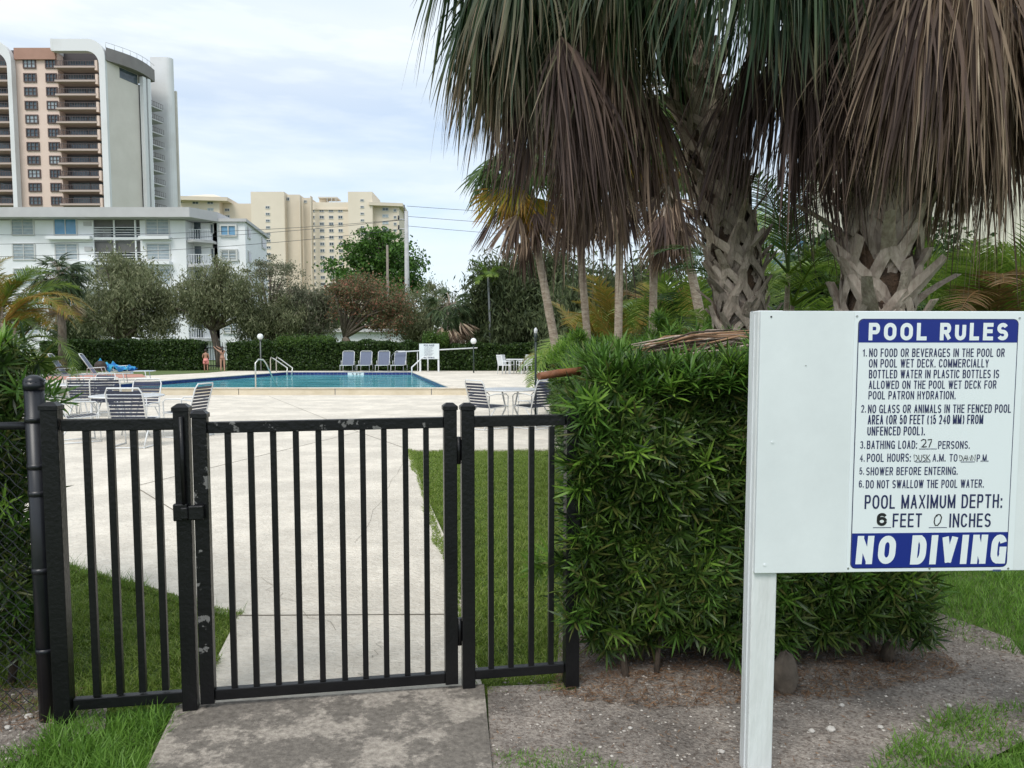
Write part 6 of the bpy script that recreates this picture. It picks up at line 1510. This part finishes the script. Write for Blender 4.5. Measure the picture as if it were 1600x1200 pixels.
person('person in tan bikini with dark hair reaching both arms up to the left', (X_(347, 41.3), 41.3, FZ), R(20), V, E, Rr, m_skin2, [('bikini_bottom', bt, m_bikini), ('bikini_top', tp_, m_bikini), ('hair', hr_, m_hair)])

# ================================================================== GROUND COVER
def in_poly(x, y, poly):
    ins = np.zeros(len(x), bool); n_ = len(poly)
    for i in range(n_):
        x1, y1 = poly[i]; x2, y2 = poly[(i + 1) % n_]; c = ((y1 > y) != (y2 > y)) & (x < (x2 - x1) * (y - y1) / (y2 - y1 + 1e-12) + x1); ins ^= c
    return ins
def grass(label, poly, n, h0, h1, w_, mat, seed, z0=-.03, dens=None, lean=.5, name='grass', holes=()):
    rg = np.random.default_rng(seed); poly = [tuple(p[:2]) for p in poly]; xs = [p[0] for p in poly]; ys = [p[1] for p in poly]
    x, y = [], []
    m_ = 0; X0, Y0 = [], []
    while m_ < n:
        xx = rg.uniform(min(xs), max(xs), n); yy = min(ys) + (max(ys) - min(ys)) * rg.uniform(0, 1, n) ** (dens or 1)
        k_ = in_poly(xx, yy, poly)
        for hp in holes: k_ &= ~in_poly(xx, yy, hp)
        X0.append(xx[k_]); Y0.append(yy[k_]); m_ += k_.sum()
    x = np.concatenate(X0)[:n]; y = np.concatenate(Y0)[:n]
    tuft = .45 + 1.0 * (np.sin(x * 9 + np.sin(y * 7) * 2) * np.sin(y * 8 + x * 3) * .5 + .5)
    h = rg.uniform(h0, h1, n) * tuft; d = norm(np.stack([rg.normal(size=n) * lean, rg.normal(size=n) * lean, np.ones(n)], 1)); k = 3
    Pp = np.zeros((n, k, 3)); W = np.zeros((n, k)); S = np.zeros((n, k, 3)); cur = np.stack([x, y, np.full(n, z0)], 1); a = rg.uniform(0, 3.14, n); sd_ = np.stack([np.cos(a), np.sin(a), 0 * a], 1)
    bend = rg.normal(size=(n, 3)) * .6; bend[:, 2] = -np.abs(bend[:, 2]) * .5
    for j in range(k):
        Pp[:, j] = cur; W[:, j] = w_ * (1, .8, .08)[j] * rg.uniform(.8, 1.2, n); S[:, j] = sd_; cur = cur + d * (h / (k - 1))[:, None]; d = norm(d + bend * .6)
    V, Fq = ribbon(Pp, W, S); o = mk(name, np_mesh(name, V, Fq, mat))
    return tag(o, label, 'grass', kind='stuff')
eR = [(p[0] + .0, p[1]) for p in edgeR]
grass('mown green lawn to the right of the white path beyond the gate', [(eR[0][0], 3.33), eR[1], eR[2], eR[3], (2.2, 11.55), (.6, 8), (.45, 5), (.30, 3.40)], 110000, .025, .06, .0055, f_grass, 1, dens=1.5, lean=1.0)
grass('green lawn patch behind the left fence panel', [(g1[0] - 1.6, g1[1] + .1), g1, g2, g3, g4, (-1.405, 3.14), (-1.82, 3.03), (-2.4, 3.1), (-4.2, 5.0)], 42000, .025, .065, .006, f_grass, 2, lean=1.0)
grass('longer grass growing outside the fence left of the slab', [(-1.84, 3.06), (-1.41, 3.13), (-1.31, 2.62), (-1.22, 2.2), (-2.6, 2.1), (-2.2, 2.62), (-1.80, 2.82)], 11000, .03, .10, .0055, f_grasslong, 3, lean=.8)
grass('rough grass tuft at the bottom right corner', [G(1350, 1215)[:2], G(1400, 1160)[:2], G(1470, 1118)[:2], G(1560, 1100)[:2], G(1700, 1085)[:2], (3.2, 2.2), (1.0, 2.1)], 18000, .03, .085, .0055, f_grasslong, 4, lean=.8)
grass('sparse grass at the bottom edge beside the slab', [(-.06, 2.5), (-.06, 2.76), (.2, 2.8), (.4, 2.70), (.5, 2.4)], 2600, .02, .06, .005, f_grasslong, 5, lean=.8)
grass('bright grass seen to the right of the hedge beyond the dirt', [(2.05, 4.6), (2.3, 3.9), (2.75, 3.35), (4.6, 3.3), (8, 8.5), (2.6, 8.5), (2.15, 5.5)], 70000, .04, .08, .005, f_grasslong, 6)
grass('weeds sprouting under the right fence panel', [(-.13, 3.26), (-.1, 3.36), (.28, 3.42), (.28, 3.30)], 2600, .015, .045, .004, f_grass, 7)
# weeds at the path edge near the left lawn
grass('straggly weeds along the edge of the left lawn', [(g1[0], g1[1] - .05), (g1[0], g1[1] + .06), (g3[0], g3[1] + .08), (g3[0], g3[1] - .05)], 500, .06, .15, .003, f_grasslong, 8)
def edge_band(a, b_, w0, w1, n, seed, lab):
    a, b_ = np.array(a[:2]), np.array(b_[:2]); d = (b_ - a) / np.linalg.norm(b_ - a); nn = np.array([-d[1], d[0]])
    rgq = np.random.default_rng(seed); m_ = 26; up_, dn_ = [], []
    for i in range(m_):
        q = a + (b_ - a) * i / (m_ - 1); up_.append(tuple(q + nn * (w1 * rgq.uniform(.1, 1)))); dn_.append(tuple(q - nn * w0))
    grass(lab, dn_ + up_[::-1], n, .015, .05, .005, f_grass, seed, lean=1.3, z0=.0)
edge_band((-.135, 3.40), edgeR[3], .03, .06, 5200, 31, 'ragged grass creeping over the right edge of the path')
edge_band(g3, g1, .03, .06, 2600, 32, 'ragged grass creeping over the deck edge at left')
edge_band((-1.405, 3.14), g4, .02, .04, 900, 34, 'grass fringe along the left side of the path')
rgc = np.random.default_rng(8)
for a, b_ in ((G(640, 700), G(560, 850)), (G(400, 900), G(520, 985)), (G(450, 660), G(300, 672)), (G(600, 1000), G(560, 1060))):
    pr = np.array(a[:2]); m_ = 14; q = MB(); pts = [np.array(a[:2]) + (np.array(b_[:2]) - np.array(a[:2])) * i / m_ + rgc.normal(size=2) * .02 for i in range(m_ + 1)]
    v_, f_ = stroke_strip(pts, .0011); q.add([(p_[0], p_[1], .0045) for p_ in v_], f_); q.build('crack', m_joint, deck)
# pebbles, litter
def scatter_blobs(label, poly, n, r0, r1, mat, seed, z=-.012, name='gravel'):
    rg = np.random.default_rng(seed); xs = [p[0] for p in poly]; ys = [p[1] for p in poly]; x = rg.uniform(min(xs), max(xs), n * 3); y = rg.uniform(min(ys), max(ys), n * 3); k_ = in_poly(x, y, poly); x, y = x[k_][:n], y[k_][:n]; n = len(x)
    base = np.array([(1, 0, 0), (-1, 0, 0), (0, 1, 0), (0, -1, 0), (0, 0, 1), (0, 0, -1)], float); fc = np.array([(0, 2, 4), (2, 1, 4), (1, 3, 4), (3, 0, 4), (2, 0, 5), (1, 2, 5), (3, 1, 5), (0, 3, 5)])
    r_ = r0 + (r1 - r0) * rg.uniform(0, 1, n) ** 4; V = base[None] * r_[:, None, None] * rg.uniform(.6, 1.25, (n, 6, 3)) * np.array([1, 1, .6]); a = rg.uniform(0, 6.28, n); c, s = np.cos(a), np.sin(a)
    Vx = V[..., 0] * c[:, None] - V[..., 1] * s[:, None]; Vy = V[..., 0] * s[:, None] + V[..., 1] * c[:, None]; V = np.stack([Vx + x[:, None], Vy + y[:, None], V[..., 2] + z + r_[:, None] * .2], -1)
    o = mk(name, np_mesh(name, V.reshape(-1, 3), (fc[None] + (np.arange(n) * 6)[:, None, None]).reshape(-1, 3), mat)); return tag(o, label, 'gravel', kind='stuff')
m_peb = leafmat('pebbles', [(.12, .095, .08), (.20, .165, .14), (.30, .26, .225), (.60, .55, .49)], .9, 0.)
bedR = [(-.08, 3.40), (-.075, 2.5), (1.2, 2.45), (1.75, 2.75), (2.3, 3.05), (2.6, 3.9), (2.3, 4.4), (.3, 4.2), (.2, 3.5)]
scatter_blobs('fine gravel over the dirt around the sign post', bedR, 14000, .0015, .0085, m_peb, 1)
bedL = [(-3.2, 2.3), (-2.0, 2.4), (-1.62, 2.95), (-1.7, 3.1), (-2.0, 3.25), (-3.2, 3.3)]
scatter_blobs('stony mulch at the foot of the round black post', bedL, 6000, .002, .012, m_peb, 2)
m_lit = leafmat('litter', [(.10, .055, .03), (.20, .11, .06), (.30, .19, .11)], .9, .1)
def litter(label, poly, n, seed, L0_=.02, L1_=.07):
    rg = np.random.default_rng(seed); xs = [p[0] for p in poly]; ys = [p[1] for p in poly]; x = rg.uniform(min(xs), max(xs), n * 4); y = rg.uniform(min(ys), max(ys), n * 4); k_ = in_poly(x, y, poly); x, y = x[k_][:n], y[k_][:n]; n = len(x)
    a = rg.uniform(0, 6.28, n); C = np.stack([x, y, -.006 + rg.uniform(0, .012, n)], 1); d = norm(np.stack([np.cos(a), np.sin(a), rg.normal(size=n) * .15], 1))
    V, Fq = leaf_quads(C, rg.uniform(L0_, L1_, n), rg.uniform(.002, .006, n), d, norm(np.stack([rg.normal(size=n) * .3, rg.normal(size=n) * .3, np.ones(n)], 1)))
    return tag(mk('leaf_litter', np_mesh('leaf_litter', V, Fq, m_lit)), label, 'leaf litter', kind='stuff')
litter('brown needles and dead leaves under the clipped hedge', [(.15, 3.22), (.6, 3.1), (1.4, 3.2), (2.1, 3.45), (2.2, 4.1), (.3, 3.9), (.2, 3.4)], 6500, 1)
litter('brown leaf litter under the left hedge', [(-3.0, 2.8), (-1.75, 2.95), (-1.9, 3.3), (-3.0, 3.5)], 1800, 2)
litter('scattered dry bits on the open dirt', bedR, 1200, 3, .01, .04)
def rock(px, py, r_, label, seed, mat=m_stone, z=-.01, sc=(1, .8, .6), grp='loose stones on the dirt'):
    rg = np.random.default_rng(seed); c = G(px, py); b = MB().sphere((0, 0, r_ * sc[2] * .7), r_, 9, 6, sc=sc)
    b.v = [tuple(np.array(v) * (1 + .08 * rg.normal())) if 0 < i < len(b.v) else v for i, v in enumerate(b.v)]
    b.sm = [r_ > .05] * len(b.sm)
    o = b.build('stone', mat, None, loc=(c[0], c[1], z)); tag(o, label, 'stone', grp)
rock(1226, 1078, .085, 'big rounded brown boulder under the hedge just right of the sign post', 1, m_rock, sc=(.7, .6, 1.25))
for i, (px, py, r_, lb) in enumerate(((1268, 1140, .014, 'small pale stone on the dirt, left one of the pair right of the post'), (1298, 1138, .019, 'whitish lump of rock right of the sign post, right one of the pair'), (1128, 1172, .012, 'small pale stone left of the sign post near the bottom edge'),
        (1482, 1101, .014, 'pale stone near the right grass corner'), (1452, 1124, .010, 'little pale stone between hedge foot and corner grass'), (1315, 1100, .012, 'pale pebble at the foot of the hedge stems'), (985, 1135, .010, 'pale pebble under the left hedge stems'),
        (1376, 1134, .012, 'tan pebble in the middle of the right dirt patch'), (1460, 1003, .02, 'chalky stone at the right end of the hedge'), (12, 1135, .014, 'white stone in the mulch at the left edge'), (45, 1118, .018, 'broad pale stone in the mulch left of the round post'))):
    rock(px, py, r_, lb, 10 + i)
# dry cut stub at the right end of the hedge
stb = empty('tree_stump', (X_(1405, 3.62), 3.62, -.01), 0, 'small dark broken stump at the right foot of the hedge', 'stump')
MB().tube([(0, 0, 0), (.0, 0, .05), (.01, 0, .085)], [.04, .03, .026], 9).build('wood', m_stem, stb); MB().tube([(.01, 0, .03), (.05, -.02, .07), (.09, -.03, .14)], [.014, .01, .004], 6).build('broken_twig', m_bark, stb)
print('objects', len(bpy.data.objects), 'tris', sum(len(o.data.polygons) for o in bpy.data.objects if o.type == 'MESH') * 2)
